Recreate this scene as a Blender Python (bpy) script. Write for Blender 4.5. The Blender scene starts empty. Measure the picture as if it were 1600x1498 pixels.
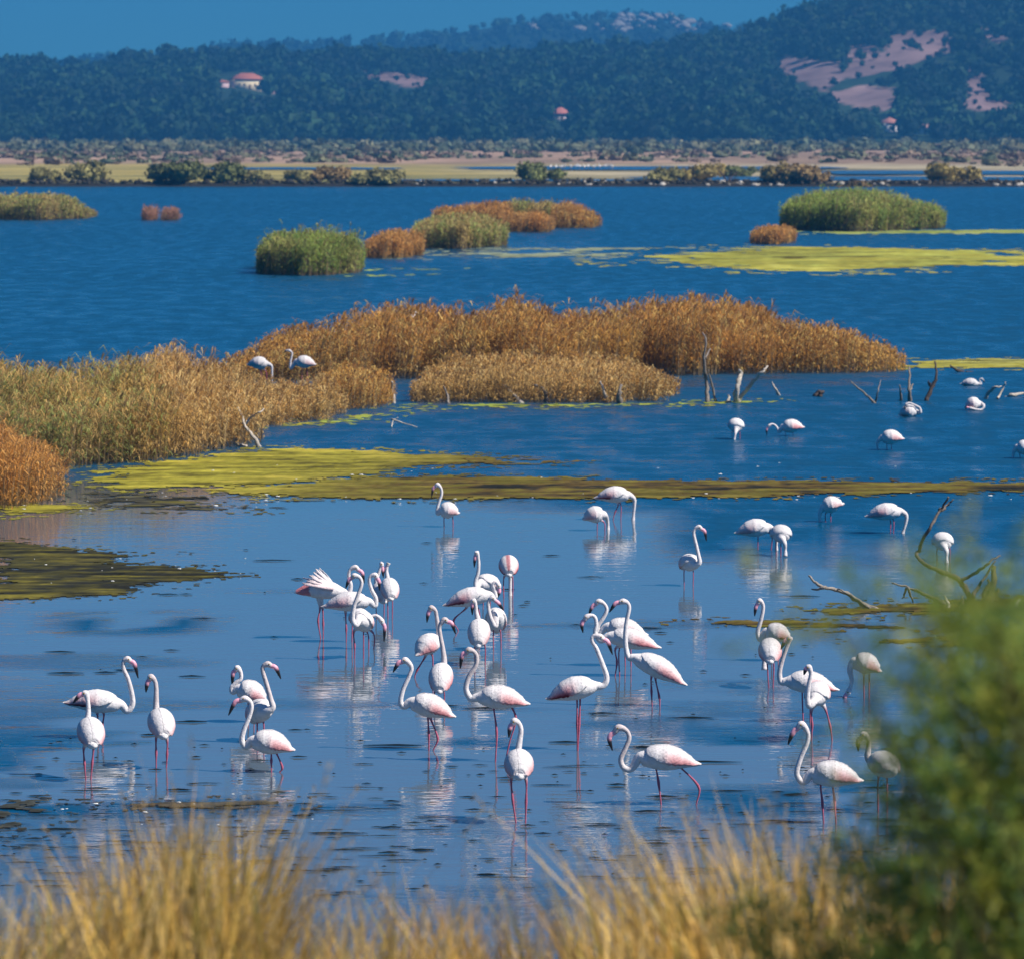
import bpy, math, random
import numpy as np
from mathutils import Vector

R = math.radians
SC = bpy.context.scene
COL = SC.collection

# ------------------------------------------------------------------ camera
CAM_H, F, HY = 6.5, 8000.0, 205.0            # eye height (m), focal length and horizon row in photo pixels
cam_d = bpy.data.cameras.new("camera")
cam_d.sensor_width = 36.0
cam_d.lens = F / 1600.0 * 36.0               # 180 mm
cam_d.shift_y = -(749.0 - HY) / 1600.0
cam_d.clip_start, cam_d.clip_end = 0.5, 20000
cam_d.dof.use_dof = True
cam_d.dof.focus_distance = 58.0
cam_d.dof.aperture_fstop = 5.6
cam = bpy.data.objects.new("camera", cam_d)
cam.location = (0, 0, CAM_H)
cam.rotation_euler = (R(90), 0, 0)
COL.objects.link(cam)
SC.camera = cam

# ------------------------------------------------------------------ sky, sun, exposure
SUN_EL, SUN_ROT = 46.0, 110.0
world = bpy.data.worlds.new("World")
SC.world = world
world.use_nodes = True
wn = world.node_tree
bg = wn.nodes["Background"]
sky = wn.nodes.new("ShaderNodeTexSky")
sky.sky_type = "NISHITA"
sky.sun_disc = False
sky.sun_elevation, sky.sun_rotation = R(SUN_EL), R(SUN_ROT)
sky.altitude, sky.air_density, sky.dust_density, sky.ozone_density = 300, 1.0, 0.0, 10.0
tint = wn.nodes.new("ShaderNodeMix")
tint.data_type, tint.blend_type = "RGBA", "MULTIPLY"
tint.inputs[0].default_value = 1.0
tint.inputs[7].default_value = (0.21, 0.695, 1.0, 1)
wn.links.new(sky.outputs[0], tint.inputs[6])
wn.links.new(tint.outputs[2], bg.inputs[0])
bg.inputs[1].default_value = 0.064

sun_d = bpy.data.lights.new("sun", "SUN")
sun_d.energy, sun_d.angle, sun_d.color = 5.0, R(0.55), (1.0, 0.94, 0.85)
sun = bpy.data.objects.new("sun", sun_d)
sd = Vector((math.sin(R(SUN_ROT)) * math.cos(R(SUN_EL)), math.cos(R(SUN_ROT)) * math.cos(R(SUN_EL)), math.sin(R(SUN_EL))))
sun.rotation_euler = sd.to_track_quat("Z", "Y").to_euler()
sun.location = (60, -40, 80)
COL.objects.link(sun)

vs = SC.view_settings
vs.view_transform, vs.look, vs.gamma, vs.exposure = "Standard", "None", 1.0, 0.52
vs.use_curve_mapping = False
SC.cycles.max_bounces = 6
SC.cycles.volume_bounces = 0
SC.cycles.volume_step_rate = 1.0
SC.cycles.caustics_reflective = False
SC.cycles.caustics_refractive = False
SC.cycles.use_denoising = True
SC.cycles.use_adaptive_sampling = True
SC.cycles.adaptive_threshold = 0.02

rng = np.random.default_rng(11)
random.seed(5)

# ------------------------------------------------------------------ helpers
def row_y(py):
    return F * CAM_H / (py - HY)

def at(px, py):
    """point of the water level seen at a photo pixel"""
    y = row_y(py)
    return np.array([(px - 800.0) / F * y, y, 0.0])

def at_d(px, py, y):
    return np.array([(px - 800.0) / F * y, y, CAM_H - (py - HY) / F * y])

def to_px(x, y, z=0.0):
    return 800 + x / y * F, HY + (CAM_H - z) / y * F

def smooth(a, b, t):
    t = np.clip((t - a) / (b - a), 0, 1)
    return t * t * (3 - 2 * t)

_P = np.random.default_rng(3).random((256, 256))
def vnoise(x, y):
    xi, yi = np.floor(x).astype(int), np.floor(y).astype(int)
    fx, fy = x - xi, y - yi
    fx, fy = fx * fx * (3 - 2 * fx), fy * fy * (3 - 2 * fy)
    g = lambda i, j: _P[i & 255, j & 255]
    return (g(xi, yi) * (1 - fx) + g(xi + 1, yi) * fx) * (1 - fy) + (g(xi, yi + 1) * (1 - fx) + g(xi + 1, yi + 1) * fx) * fy

def fbm(x, y, o=4):
    s, a, t = 0, 0.5, 0
    x, y = np.asarray(x, float), np.asarray(y, float)
    for k in range(o):
        s = s + a * vnoise(x * 2 ** k + 17.3 * k, y * 2 ** k + 9.1 * k)
        t += a
        a *= 0.5
    return s / t

def mesh(name, verts, faces, mat=None, parent=None, col=None, smooth_=False, attrs=None):
    """verts (n,3), faces: list of (m,k) index arrays"""
    me = bpy.data.meshes.new(name)
    verts = np.asarray(verts, np.float32)
    me.vertices.add(len(verts))
    me.vertices.foreach_set("co", verts.ravel())
    faces = [np.asarray(f, np.int32) for f in faces if len(f)]
    nl = sum(f.size for f in faces)
    npoly = sum(len(f) for f in faces)
    me.loops.add(nl)
    me.polygons.add(npoly)
    me.loops.foreach_set("vertex_index", np.concatenate([f.ravel() for f in faces]))
    tot = np.concatenate([np.full(len(f), f.shape[1], np.int32) for f in faces])
    start = np.concatenate([[0], np.cumsum(tot)[:-1]]).astype(np.int32)
    me.polygons.foreach_set("loop_start", start)
    me.polygons.foreach_set("loop_total", tot)
    if smooth_:
        me.polygons.foreach_set("use_smooth", np.ones(npoly, bool))
    me.update(calc_edges=True)
    me.validate()
    if col is not None:
        c = np.ones((len(verts), 4), np.float32)
        c[:, :3] = col
        a = me.attributes.new("Col", "FLOAT_COLOR", "POINT")
        a.data.foreach_set("color", c.ravel())
    for k, v in (attrs or {}).items():
        a = me.attributes.new(k, "FLOAT", "POINT")
        a.data.foreach_set("value", np.asarray(v, np.float32))
    if mat:
        me.materials.append(mat)
    o = bpy.data.objects.new(name, me)
    COL.objects.link(o)
    if parent is not None:
        o.parent = parent
    return o

def empty(name, loc=(0, 0, 0)):
    o = bpy.data.objects.new(name, None)
    o.empty_display_size = 0.2
    o.location = loc
    COL.objects.link(o)
    return o

def tag(o, label=None, cat=None, group=None, kind=None):
    if label: o["label"] = label
    if cat: o["category"] = cat
    if group: o["group"] = group
    if kind: o["kind"] = kind
    return o

def grid_faces(nr, nc, wrap=False):
    i = np.arange(nr - 1)[:, None] * nc
    if wrap:
        j = np.arange(nc)[None]
        j2 = (j + 1) % nc
    else:
        j = np.arange(nc - 1)[None]
        j2 = j + 1
    return np.stack([i + j, i + j2, i + nc + j2, i + nc + j], -1).reshape(-1, 4)

class MB:
    """collects vertices, faces and vertex colours"""
    def __init__(s):
        s.v, s.f, s.c, s.n = [], [], [], 0
    def add(s, v, f, c):
        v = np.asarray(v, float)
        c = np.broadcast_to(np.asarray(c, float), (len(v), 3))
        for q in (f if isinstance(f, list) else [f]):
            s.f.append(np.asarray(q) + s.n)
        s.v.append(v); s.c.append(c); s.n += len(v)
    def build(s, name, mat, parent=None, smooth_=False, loc=None):
        by = {}
        for f in s.f:
            by.setdefault(f.shape[1], []).append(f)
        v = np.concatenate(s.v)
        o = mesh(name, v, [np.concatenate(x) for x in by.values()], mat, parent, np.concatenate(s.c), smooth_)
        if loc is not None: o.location = loc
        return o

def catmull(P, n=6):
    P = np.asarray(P, float)
    P = np.vstack([2 * P[0] - P[1], P, 2 * P[-1] - P[-2]])
    out = []
    for i in range(1, len(P) - 2):
        p0, p1, p2, p3 = P[i - 1:i + 3]
        for t in np.linspace(0, 1, n, endpoint=False):
            out.append(0.5 * (2 * p1 + (p2 - p0) * t + (2 * p0 - 5 * p1 + 4 * p2 - p3) * t * t + (3 * p1 - p0 - 3 * p2 + p3) * t ** 3))
    out.append(P[-2])
    return np.array(out)

def sweep(P, ra, rb, n=12, side=None):
    """tube along P; ra = radius along the side axis, rb across it"""
    P = np.asarray(P, float)
    T = np.gradient(P, axis=0)
    T /= np.linalg.norm(T, axis=1)[:, None] + 1e-9
    s = np.array(side if side is not None else ((0, 1, 0) if abs(T[0][1]) < 0.9 else (1, 0, 0)), float)
    V = []
    A = np.linspace(0, 2 * math.pi, n, endpoint=False)
    for i in range(len(P)):
        s = s - T[i] * s.dot(T[i])
        s /= np.linalg.norm(s) + 1e-9
        u = np.cross(T[i], s)
        V.append(P[i] + np.outer(np.cos(A) * ra[i], s) + np.outer(np.sin(A) * rb[i], u))
    m = len(P)
    V = np.vstack(V + [P[:1], P[-1:]])
    q = grid_faces(m, n, True)
    k = np.arange(n)
    c0 = np.stack([np.full(n, m * n), (k + 1) % n, k], 1)
    b = (m - 1) * n
    c1 = np.stack([np.full(n, m * n + 1), b + k, b + (k + 1) % n], 1)
    return V, [q, np.vstack([c0, c1])]

# ------------------------------------------------------------------ materials
def base_mat(name):
    m = bpy.data.materials.new(name)
    m.use_nodes = True
    nt = m.node_tree
    p = nt.nodes["Principled BSDF"]
    return m, nt, p

def noise_node(nt, scale, detail=4, rough=0.55, coord="Object", stretch=None):
    tc = nt.nodes.new("ShaderNodeTexCoord")
    src = tc.outputs[coord]
    if stretch:
        mp = nt.nodes.new("ShaderNodeMapping")
        mp.inputs["Scale"].default_value = stretch
        nt.links.new(src, mp.inputs[0])
        src = mp.outputs[0]
    n = nt.nodes.new("ShaderNodeTexNoise")
    n.inputs["Scale"].default_value = scale
    n.inputs["Detail"].default_value = detail
    n.inputs["Roughness"].default_value = rough
    nt.links.new(src, n.inputs["Vector"])
    return n

def attr_mat(name, rough=0.7, var=0.25, vscale=8.0, bump=0.0, bscale=30.0, transl=0.0, spec=0.3, stretch=None):
    """vertex colour 'Col' varied by a noise"""
    m, nt, p = base_mat(name)
    a = nt.nodes.new("ShaderNodeAttribute")
    a.attribute_name = "Col"
    n = noise_node(nt, vscale, 4, stretch=stretch)
    mr = nt.nodes.new("ShaderNodeMapRange")
    mr.inputs[1].default_value, mr.inputs[2].default_value = 0.25, 0.75
    mr.inputs[3].default_value, mr.inputs[4].default_value = 1 - var, 1 + var
    nt.links.new(n.outputs[0], mr.inputs[0])
    mx = nt.nodes.new("ShaderNodeVectorMath")
    mx.operation = "SCALE"
    nt.links.new(a.outputs["Color"], mx.inputs[0])
    nt.links.new(mr.outputs[0], mx.inputs["Scale"])
    nt.links.new(mx.outputs[0], p.inputs["Base Color"])
    p.inputs["Roughness"].default_value = rough
    p.inputs["Specular IOR Level"].default_value = spec
    if bump:
        bn = noise_node(nt, bscale, 5, stretch=stretch)
        b = nt.nodes.new("ShaderNodeBump")
        b.inputs["Strength"].default_value = bump
        b.inputs["Distance"].default_value = 0.02
        nt.links.new(bn.outputs[0], b.inputs["Height"])
        nt.links.new(b.outputs[0], p.inputs["Normal"])
    if transl:
        tr = nt.nodes.new("ShaderNodeBsdfTranslucent")
        nt.links.new(mx.outputs[0], tr.inputs[0])
        ms = nt.nodes.new("ShaderNodeMixShader")
        ms.inputs[0].default_value = transl
        nt.links.new(p.outputs[0], ms.inputs[1])
        nt.links.new(tr.outputs[0], ms.inputs[2])
        nt.links.new(ms.outputs[0], nt.nodes["Material Output"].inputs[0])
    return m

M_FEATHER = attr_mat("feathers", 0.75, 0.12, 14, 0.40, 38, 0.0, 0.15)
M_BILL = attr_mat("bill_horn", 0.4, 0.08, 20, 0, 0, 0, 0.4)
M_REED = attr_mat("reed_leaves", 0.65, 0.22, 0.7, transl=0.38, spec=0.2)
M_GRASS = attr_mat("dry_grass_blades", 0.6, 0.2, 5, transl=0.3, spec=0.25)
M_LEAF = attr_mat("tree_leaves", 0.7, 0.3, 0.15, transl=0.15, spec=0.15)
M_BUSH = attr_mat("tamarisk_leaves", 0.6, 0.25, 6, transl=0.45, spec=0.2)
M_WOOD = attr_mat("dead_wood", 0.85, 0.3, 25, 0.6, 40, spec=0.15)
M_MAT = attr_mat("algae", 0.9, 0.4, 1.6, 0.9, 6.0, spec=0.04, stretch=(0.6, 1.3, 1))
M_EARTH = attr_mat("earth", 0.9, 0.25, 0.06, 0.4, 3.0, spec=0.1)
M_STONE = attr_mat("pale_stone", 0.8, 0.2, 2.0, spec=0.2)
M_WALL = attr_mat("house_plaster", 0.8, 0.08, 0.8, spec=0.2)

def water_mat(name="lake_water"):
    m, nt, p = base_mat(name)
    p.inputs["Base Color"].default_value = (0.002, 0.040, 0.105, 1)
    p.inputs["IOR"].default_value = 1.333
    p.inputs["Roughness"].default_value = 0.03
    L = nt.links.new
    geo = nt.nodes.new("ShaderNodeNewGeometry")
    ra = nt.nodes.new("ShaderNodeAttribute")
    ra.attribute_name = "ruffle"
    def noi(scale, st, detail, rough):
        mp = nt.nodes.new("ShaderNodeMapping")
        mp.inputs["Scale"].default_value = st
        mp.inputs["Rotation"].default_value = (0, 0, 0.12)
        L(geo.outputs["Position"], mp.inputs[0])
        n = nt.nodes.new("ShaderNodeTexNoise")
        n.inputs["Scale"].default_value = scale
        n.inputs["Detail"].default_value = detail
        n.inputs["Roughness"].default_value = rough
        L(mp.outputs[0], n.inputs["Vector"])
        return n.outputs[0]
    big = noi(1.1, (0.7, 1.0, 1), 4, 0.55)        # wind waves
    small = noi(5.0, (0.6, 1.2, 1), 3, 0.5)       # ripples
    fine = noi(2.6, (0.35, 1.6, 1), 2, 0.5)       # slow swell of the calm parts
    def mul(a, b, k=None):
        n = nt.nodes.new("ShaderNodeMath"); n.operation = "MULTIPLY"
        L(a, n.inputs[0])
        if k is None: L(b, n.inputs[1])
        else: n.inputs[1].default_value = k
        return n.outputs[0]
    def add(a, b):
        n = nt.nodes.new("ShaderNodeMath"); n.operation = "ADD"
        L(a, n.inputs[0]); L(b, n.inputs[1])
        return n.outputs[0]
    streak = noi(1.0, (1.1, 0.30, 1), 3, 0.6)     # gust streaks
    def rng_(src, a, b_, c, d):
        n = nt.nodes.new("ShaderNodeMapRange")
        n.inputs[1].default_value, n.inputs[2].default_value = a, b_
        n.inputs[3].default_value, n.inputs[4].default_value = c, d
        L(src, n.inputs[0])
        return n.outputs[0]
    gust = mul(rng_(streak, 0.32, 0.68, 0.35, 1.45), rng_(big, 0.30, 0.70, 0.45, 1.5))
    local = mul(gust, ra.outputs["Fac"])
    def centred(src):
        n = nt.nodes.new("ShaderNodeMath"); n.operation = "SUBTRACT"
        L(src, n.inputs[0]); n.inputs[1].default_value = 0.5
        return n.outputs[0]
    rough_h = add(mul(centred(big), None, 0.17), mul(centred(small), None, 0.045))
    h = add(mul(rough_h, ra.outputs["Fac"]), add(mul(fine, None, 0.0036), mul(small, None, 0.0011)))
    b = nt.nodes.new("ShaderNodeBump")
    b.inputs["Strength"].default_value = 1.0
    b.inputs["Distance"].default_value = 1.0
    L(h, b.inputs["Height"])
    L(b.outputs[0], p.inputs["Normal"])
    L(rng_(local, 0.03, 1.0, 0.02, 0.52), p.inputs["Roughness"])     # waves too small to model
    sh = nt.nodes.new("ShaderNodeAttribute")                          # silty shallows, paled to stand in for sky sheen on calm water
    sh.attribute_name = "shallow"
    mx = nt.nodes.new("ShaderNodeMix")
    mx.data_type = "RGBA"
    L(sh.outputs["Fac"], mx.inputs[0])
    mx.inputs[6].default_value = (0.0, 0.052, 0.115, 1)
    mx.inputs[7].default_value = (0.088, 0.122, 0.155, 1)
    L(mx.outputs[2], p.inputs["Base Color"])
    return m
M_WATER = water_mat()

# ------------------------------------------------------------------ setting: lake bed, water, near bank
def rect_sheet(name, x0, x1, y0, y1, z, mat, col, nx=2, ny=2, amp=0, sc=0.1):
    X, Y = np.meshgrid(np.linspace(x0, x1, nx), np.linspace(y0, y1, ny))
    Z = z + amp * (fbm(X * sc, Y * sc) - 0.5)
    return mesh(name, np.stack([X, Y, Z], -1).reshape(-1, 3), [grid_faces(ny, nx)], mat, None, col, True)

tag(rect_sheet("ground", -1250, 1250, -60, 5600, -1.6, M_EARTH, (0.10, 0.08, 0.05), 6, 6), kind="structure")

def ruffle(px, py, x, y):
    """how much the wind ruffles the surface"""
    n1 = fbm(x * 0.10, y * 0.035, 4)
    n2 = fbm(x * 0.55 + 40, y * 0.30, 3)
    base = 0.04 + 0.0 * px
    far = smooth(762, 735, py) * 0.92
    right = smooth(980, 1120, px + 60 * (n1 - 0.5)) * smooth(905, 835, py + 70 * (n2 - 0.5)) * 0.75
    right = np.maximum(right, smooth(620, 1000, px) * smooth(812, 786, py) * 0.6)
    patch = np.exp(-(((px - 205) / 120) ** 4 + ((py - 973) / 19) ** 4)) * smooth(0.28, 0.50, fbm(x * 1.6 + 3, y * 0.8, 3)) * 0.7
    streak = smooth(0.56, 0.70, fbm(x * 0.35 + 7, y * 0.55, 3)) * smooth(1010, 1190, py) * 0.55
    streak2 = smooth(0.60, 0.72, fbm(x * 0.22 + 31, y * 0.40, 3)) * smooth(880, 960, py) * 0.30
    front = smooth(1225, 1290, py) * (0.08 + 0.24 * smooth(0.4, 0.6, n2))
    calmfar = 1 - 0.62 * np.exp(-((py - 722) / 16) ** 2) * smooth(560, 780, px)
    calmfar = calmfar * (1 - 0.5 * np.exp(-((py - 393) / 13) ** 2) * smooth(1010, 850, px) * smooth(560, 700, px))
    out = np.maximum.reduce([base, far * (0.72 + 0.5 * (n1 - 0.3)) * calmfar, right, patch, streak, streak2, front])
    return np.clip(out, 0, 1.2)

nr, nc = 400, 170
py_rows = np.concatenate([np.linspace(1900, 760, 290), np.linspace(756, 290.5, 110)])
Yr = row_y(py_rows)
U = np.linspace(-1, 1, nc)
U = np.sign(U) * np.abs(U) ** 1.35
X = U[None] * (30 + 0.25 * Yr)[:, None]
Y = np.repeat(Yr[:, None], nc, 1)
PX, PY = to_px(X, Y)
RUF = ruffle(PX, PY, X, Y)
CALM_PALE = smooth(745, 800, PY + 40 * (fbm(X * 0.3, Y * 0.15) - 0.5)) * (1 - 0.6 * smooth(1000, 1200, PX) * smooth(880, 800, PY)) * np.clip(1 - 2.2 * (RUF - 0.06), 0, 1)  # pale tone kept to calm water, standing in for reflected sky
water = mesh("water", np.stack([X, Y, np.zeros_like(X)], -1).reshape(-1, 3), [grid_faces(nr, nc)], M_WATER,
             attrs={"ruffle": RUF.ravel(), "shallow": CALM_PALE.ravel()})
tag(water, kind="structure")

def bank_z(x, y):
    prof = np.interp(y, [-60, -6, 2, 10, 15, 20, 30, 37, 42], [4.6, 4.75, 4.9, 4.35, 3.5, 2.6, 0.95, -0.05, -0.8])
    return prof + 0.18 * (fbm(x * 0.5, y * 0.5) - 0.5)
xs, ys = np.linspace(-42, 42, 120), np.linspace(-50, 42, 110)
X, Y = np.meshgrid(xs, ys)
n = fbm(X * 0.8, Y * 0.8)[..., None]
bcol = np.array([0.16, 0.12, 0.06]) * n + np.array([0.10, 0.10, 0.04]) * (1 - n)
tag(mesh("bank", np.stack([X, Y, bank_z(X, Y)], -1).reshape(-1, 3), [grid_faces(110, 120)], M_EARTH, None,
         bcol.reshape(-1, 3), True), kind="structure")

# ------------------------------------------------------------------ far plain, ponds, dike
def plain_z(x, y):
    z = np.interp(y, [590, 596, 600, 615, 700, 1400, 2200], [-0.9, -0.10, 0.46, 0.42, 0.4, 0.5, 1.2])
    return z + 0.25 * (fbm(x * 0.12, y * 0.05) - 0.5) * smooth(596, 602, y)
ys = np.concatenate([np.linspace(590, 604, 15), np.linspace(607, 900, 90), np.linspace(906, 2300, 110)])
xs = np.linspace(-420, 420, 210)
X, Y = np.meshgrid(xs, ys)
PX, PY = to_px(X, Y)
n1, n2 = fbm(X * 0.03, Y * 0.010)[..., None], fbm(X * 0.16 + 5, Y * 0.04)[..., None]
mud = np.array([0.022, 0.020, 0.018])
n5 = fbm(X * 0.02 + 8, Y * 0.09)[..., None]
grass = np.array([0.36, 0.29, 0.09]) * (0.7 + 0.4 * n2) * smooth(0.30, 0.55, n5) + np.array([0.13, 0.13, 0.05]) * (1 - smooth(0.30, 0.55, n5))
sand = np.array([0.40, 0.34, 0.25]) * (0.8 + 0.4 * n2) * smooth(0.25, 0.5, n5) + np.array([0.16, 0.14, 0.07]) * (1 - smooth(0.25, 0.5, n5))
scrub = np.array([0.24, 0.165, 0.11]) * (0.6 + 0.8 * n2)
pinkish = np.array([0.38, 0.25, 0.17])
t_sand = (smooth(560, 1000, PX + 240 * (n1[..., 0] - 0.5)) * 0.75)[..., None]
C = grass * (1 - t_sand) + sand * t_sand
t = smooth(265, 257, PY + 5 * (n2[..., 0] - 0.5))[..., None]
C = C * (1 - t) + scrub * t
t = (smooth(0.52, 0.62, n1[..., 0]) * smooth(262, 255, PY) * smooth(236, 242, PY))[..., None]
C = C * (1 - t) + pinkish * t
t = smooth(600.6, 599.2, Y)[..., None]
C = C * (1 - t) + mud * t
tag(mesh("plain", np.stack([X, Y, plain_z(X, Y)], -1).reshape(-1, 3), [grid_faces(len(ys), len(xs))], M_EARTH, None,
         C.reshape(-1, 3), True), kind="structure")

def pond(pxa, pxb, pya, pyb, seed):
    """shallow pool on the plain with a wavy rim"""
    a = np.linspace(0, 2 * math.pi, 72, endpoint=False)
    ya, yb = max(604.0, row_y(pyb) * 0.914), row_y(pya) * 0.914      # the plain lies about 0.6 m above the lake
    cy, ry = (ya + yb) / 2, (yb - ya) / 2
    cx = ((pxa + pxb) / 2 - 800) / F * cy
    rx = (pxb - pxa) / 2 / F * cy
    k = 1 + 0.22 * (fbm(np.cos(a) * 2 + seed, np.sin(a) * 2) - 0.5) * 2
    ca, sa = np.cos(a), np.sin(a)
    V = np.stack([cx + rx * k * np.sign(ca) * np.abs(ca) ** 0.6, cy + ry * k * np.sign(sa) * np.abs(sa) ** 0.7, np.full(72, 0.57)], -1)
    o = mesh("pond", V, [np.arange(72)[None]], M_WATER, attrs={"ruffle": np.full(72, 0.5), "shallow": np.full(72, 0.2)})
    tag(o, kind="structure")
for i, q in enumerate([(985, 1760, 276, 282.5), (1230, 1780, 267, 273), (700, 1320, 260.5, 265.5), (560, 1030, 280.5, 283.2), (300, 640, 262, 265)]):
    pond(*q, i * 3.7)

# ------------------------------------------------------------------ hills with woods
def ridge(pts, Yr, drop):
    px = np.array([p[0] for p in pts], float)
    z = CAM_H + (HY - np.array([p[1] for p in pts], float) - drop) / F * Yr
    return (px - 800) / F * Yr, z
HA_Y0, HA_Y1 = 2130.0, 2850.0
hax, haz = ridge([(-1200, 120), (-300, 108), (0, 97), (90, 90), (120, 97), (200, 84), (300, 76), (390, 70), (470, 76), (560, 76), (640, 76), (720, 84),
                  (800, 78), (850, 69), (930, 64), (1020, 62), (1100, 50), (1180, 40), (1205, 26), (1260, 0), (1320, -14), (1420, -24), (1600, -40), (2000, -30), (3000, 60)], HA_Y1, 26)
def hillA_z(x, y):
    xr = x * HA_Y1 / np.maximum(y, 1)            # look the ridge up along the line of rise
    zr = np.interp(xr * 0.5 + x * 0.5, hax, haz)
    t = np.clip((y - HA_Y0) / (HA_Y1 - HA_Y0), 0, 1.6)
    prof = np.where(t < 1, 0.62 * t + 0.38 * t * t * (3 - 2 * t), 1 - 0.6 * (t - 1) ** 1.5)
    fold = (fbm(x * 0.012 + 3, y * 0.006) - 0.5) * 16 * np.clip(t * 4, 0, 1) * np.clip((1.02 - t) * 3, 0, 1)
    return 1.0 + (zr - 1) * prof + fold
xs, ys = np.linspace(-640, 640, 380), np.linspace(HA_Y0 - 30, HA_Y1 + 250, 170)
X, Y = np.meshgrid(xs, ys)
HILL_XY = (X, Y)
HB_Y0, HB_Y1 = 3900.0, 5000.0
hbx, hbz = ridge([(-1500, 130), (0, 100), (250, 78), (370, 66), (430, 62), (520, 62), (600, 56), (700, 43), (780, 29), (860, 20), (960, 17), (1050, 24), (1120, 37), (1200, 44), (1400, 55), (2500, 80)], HB_Y1, 13)
def hillB_z(x, y):
    zr = np.interp(x, hbx, hbz)
    t = np.clip((y - HB_Y0) / (HB_Y1 - HB_Y0), 0, 1.6)
    prof = np.where(t < 1, t * (1.4 - 0.4 * t), 1 - 0.6 * (t - 1) ** 1.5)
    return 1 + zr * prof + (fbm(x * 0.01, y * 0.005) - 0.5) * 14 * np.clip(1 - t, 0, 1)
xs, ys = np.linspace(-1150, 1150, 240), np.linspace(HB_Y0, HB_Y1 + 300, 60)
X, Y = np.meshgrid(xs, ys)
n = fbm(X * 0.02 + 9, Y * 0.02)[..., None]
C = np.array([0.02, 0.045, 0.025]) * (0.6 + 0.8 * n)
tag(mesh("distant_hill", np.stack([X, Y, hillB_z(X, Y)], -1).reshape(-1, 3), [grid_faces(60, 240)], M_EARTH, None, C.reshape(-1, 3), True), kind="structure")

def in_poly(px, py, poly):
    px, py = np.asarray(px, float), np.asarray(py, float)
    r = np.zeros(px.shape, bool)
    q = len(poly)
    for i in range(q):
        (x0, y0), (x1, y1) = poly[i], poly[(i + 1) % q]
        c = ((y0 > py) != (y1 > py)) & (px < (x1 - x0) * (py - y0) / (y1 - y0 + 1e-12) + x0)
        r ^= c
    return r

# unit icosphere for crowns
def ico(sub=1):
    t = (1 + 5 ** 0.5) / 2
    v = np.array([(-1, t, 0), (1, t, 0), (-1, -t, 0), (1, -t, 0), (0, -1, t), (0, 1, t), (0, -1, -t), (0, 1, -t), (t, 0, -1), (t, 0, 1), (-t, 0, -1), (-t, 0, 1)], float)
    f = [(0, 11, 5), (0, 5, 1), (0, 1, 7), (0, 7, 10), (0, 10, 11), (1, 5, 9), (5, 11, 4), (11, 10, 2), (10, 7, 6), (7, 1, 8), (3, 9, 4), (3, 4, 2), (3, 2, 6), (3, 6, 8), (3, 8, 9), (4, 9, 5), (2, 4, 11), (6, 2, 10), (8, 6, 7), (9, 8, 1)]
    v /= np.linalg.norm(v, axis=1)[:, None]
    for _ in range(sub):
        v = list(map(tuple, v)); cache = {}; g = []
        def mid(a, b):
            k = (min(a, b), max(a, b))
            if k not in cache:
                m = (np.array(v[a]) + np.array(v[b])) / 2
                v.append(tuple(m / np.linalg.norm(m))); cache[k] = len(v) - 1
            return cache[k]
        for a, b, c in f:
            x, y, z = mid(a, b), mid(b, c), mid(c, a)
            g += [(a, x, z), (b, y, x), (c, z, y), (x, y, z)]
        f = g; v = np.array(v)
    return np.array(v), np.array(f)
ICO1 = ico(1)
ICO0 = ico(0)

def crowns(centers, rad, hgt, cols, leaves, leaf, core=True, seed=0, flat=0.8):
    """many crowns in one mesh: a lumpy core and leaf clumps standing out of it"""
    g = np.random.default_rng(seed)
    mb_v, mb_f3, mb_f4, mb_c, n = [], [], [], [], 0
    N = len(centers)
    rad, hgt = np.asarray(rad), np.asarray(hgt)
    if core:
        v0, f0 = ICO0
        d = 0.66 + 0.30 * g.random((N, len(v0), 1))
        v = v0[None] * d * np.stack([rad, rad, hgt * 0.5], -1)[:, None] + np.asarray(centers)[:, None]
        mb_v.append(v.reshape(-1, 3))
        mb_f3.append((f0[None] + (np.arange(N) * len(v0))[:, None, None]).reshape(-1, 3))
        c = np.asarray(cols)[:, None] * (0.85 + 0.25 * g.random((N, len(v0), 1)))
        mb_c.append(c.reshape(-1, 3))
        n = N * len(v0)
    K = leaves
    d = g.normal(size=(N, K, 3)); d /= np.linalg.norm(d, axis=2)[..., None]
    d[..., 2] = np.where(d[..., 2] < -0.45, -d[..., 2], d[..., 2])
    r = 0.72 + 0.36 * g.random((N, K, 1))
    lump = 1 + 0.22 * np.sin(d[..., :1] * 5 + g.random((N, 1, 1)) * 6) * np.cos(d[..., 1:2] * 4 + d[..., 2:] * 5 + g.random((N, 1, 1)) * 6)
    p = np.asarray(centers)[:, None] + d * r * lump * np.stack([rad, rad, hgt * 0.5], -1)[:, None]
    a = g.normal(size=(N, K, 3)); a /= np.linalg.norm(a, axis=2)[..., None]
    b = np.cross(a, d + 0.6 * g.normal(size=(N, K, 3))); b /= np.linalg.norm(b, axis=2)[..., None] + 1e-9
    s = (leaf * (0.6 + 0.8 * g.random((N, K, 1)))) * rad[:, None, None]
    q = np.stack([p - a * s, p - b * s * flat, p + a * s, p + b * s * flat], 2)
    mb_v.append(q.reshape(-1, 3))
    mb_f4.append(np.arange(N * K * 4).reshape(-1, 4) + n)
    c = np.asarray(cols)[:, None] * (0.82 + 0.36 * g.random((N, K, 1)))
    mb_c.append(np.repeat(c, 4, 1).reshape(-1, 3))
    return np.concatenate(mb_v), [np.concatenate(x) for x in (mb_f3, mb_f4) if x], np.concatenate(mb_c)

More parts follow.
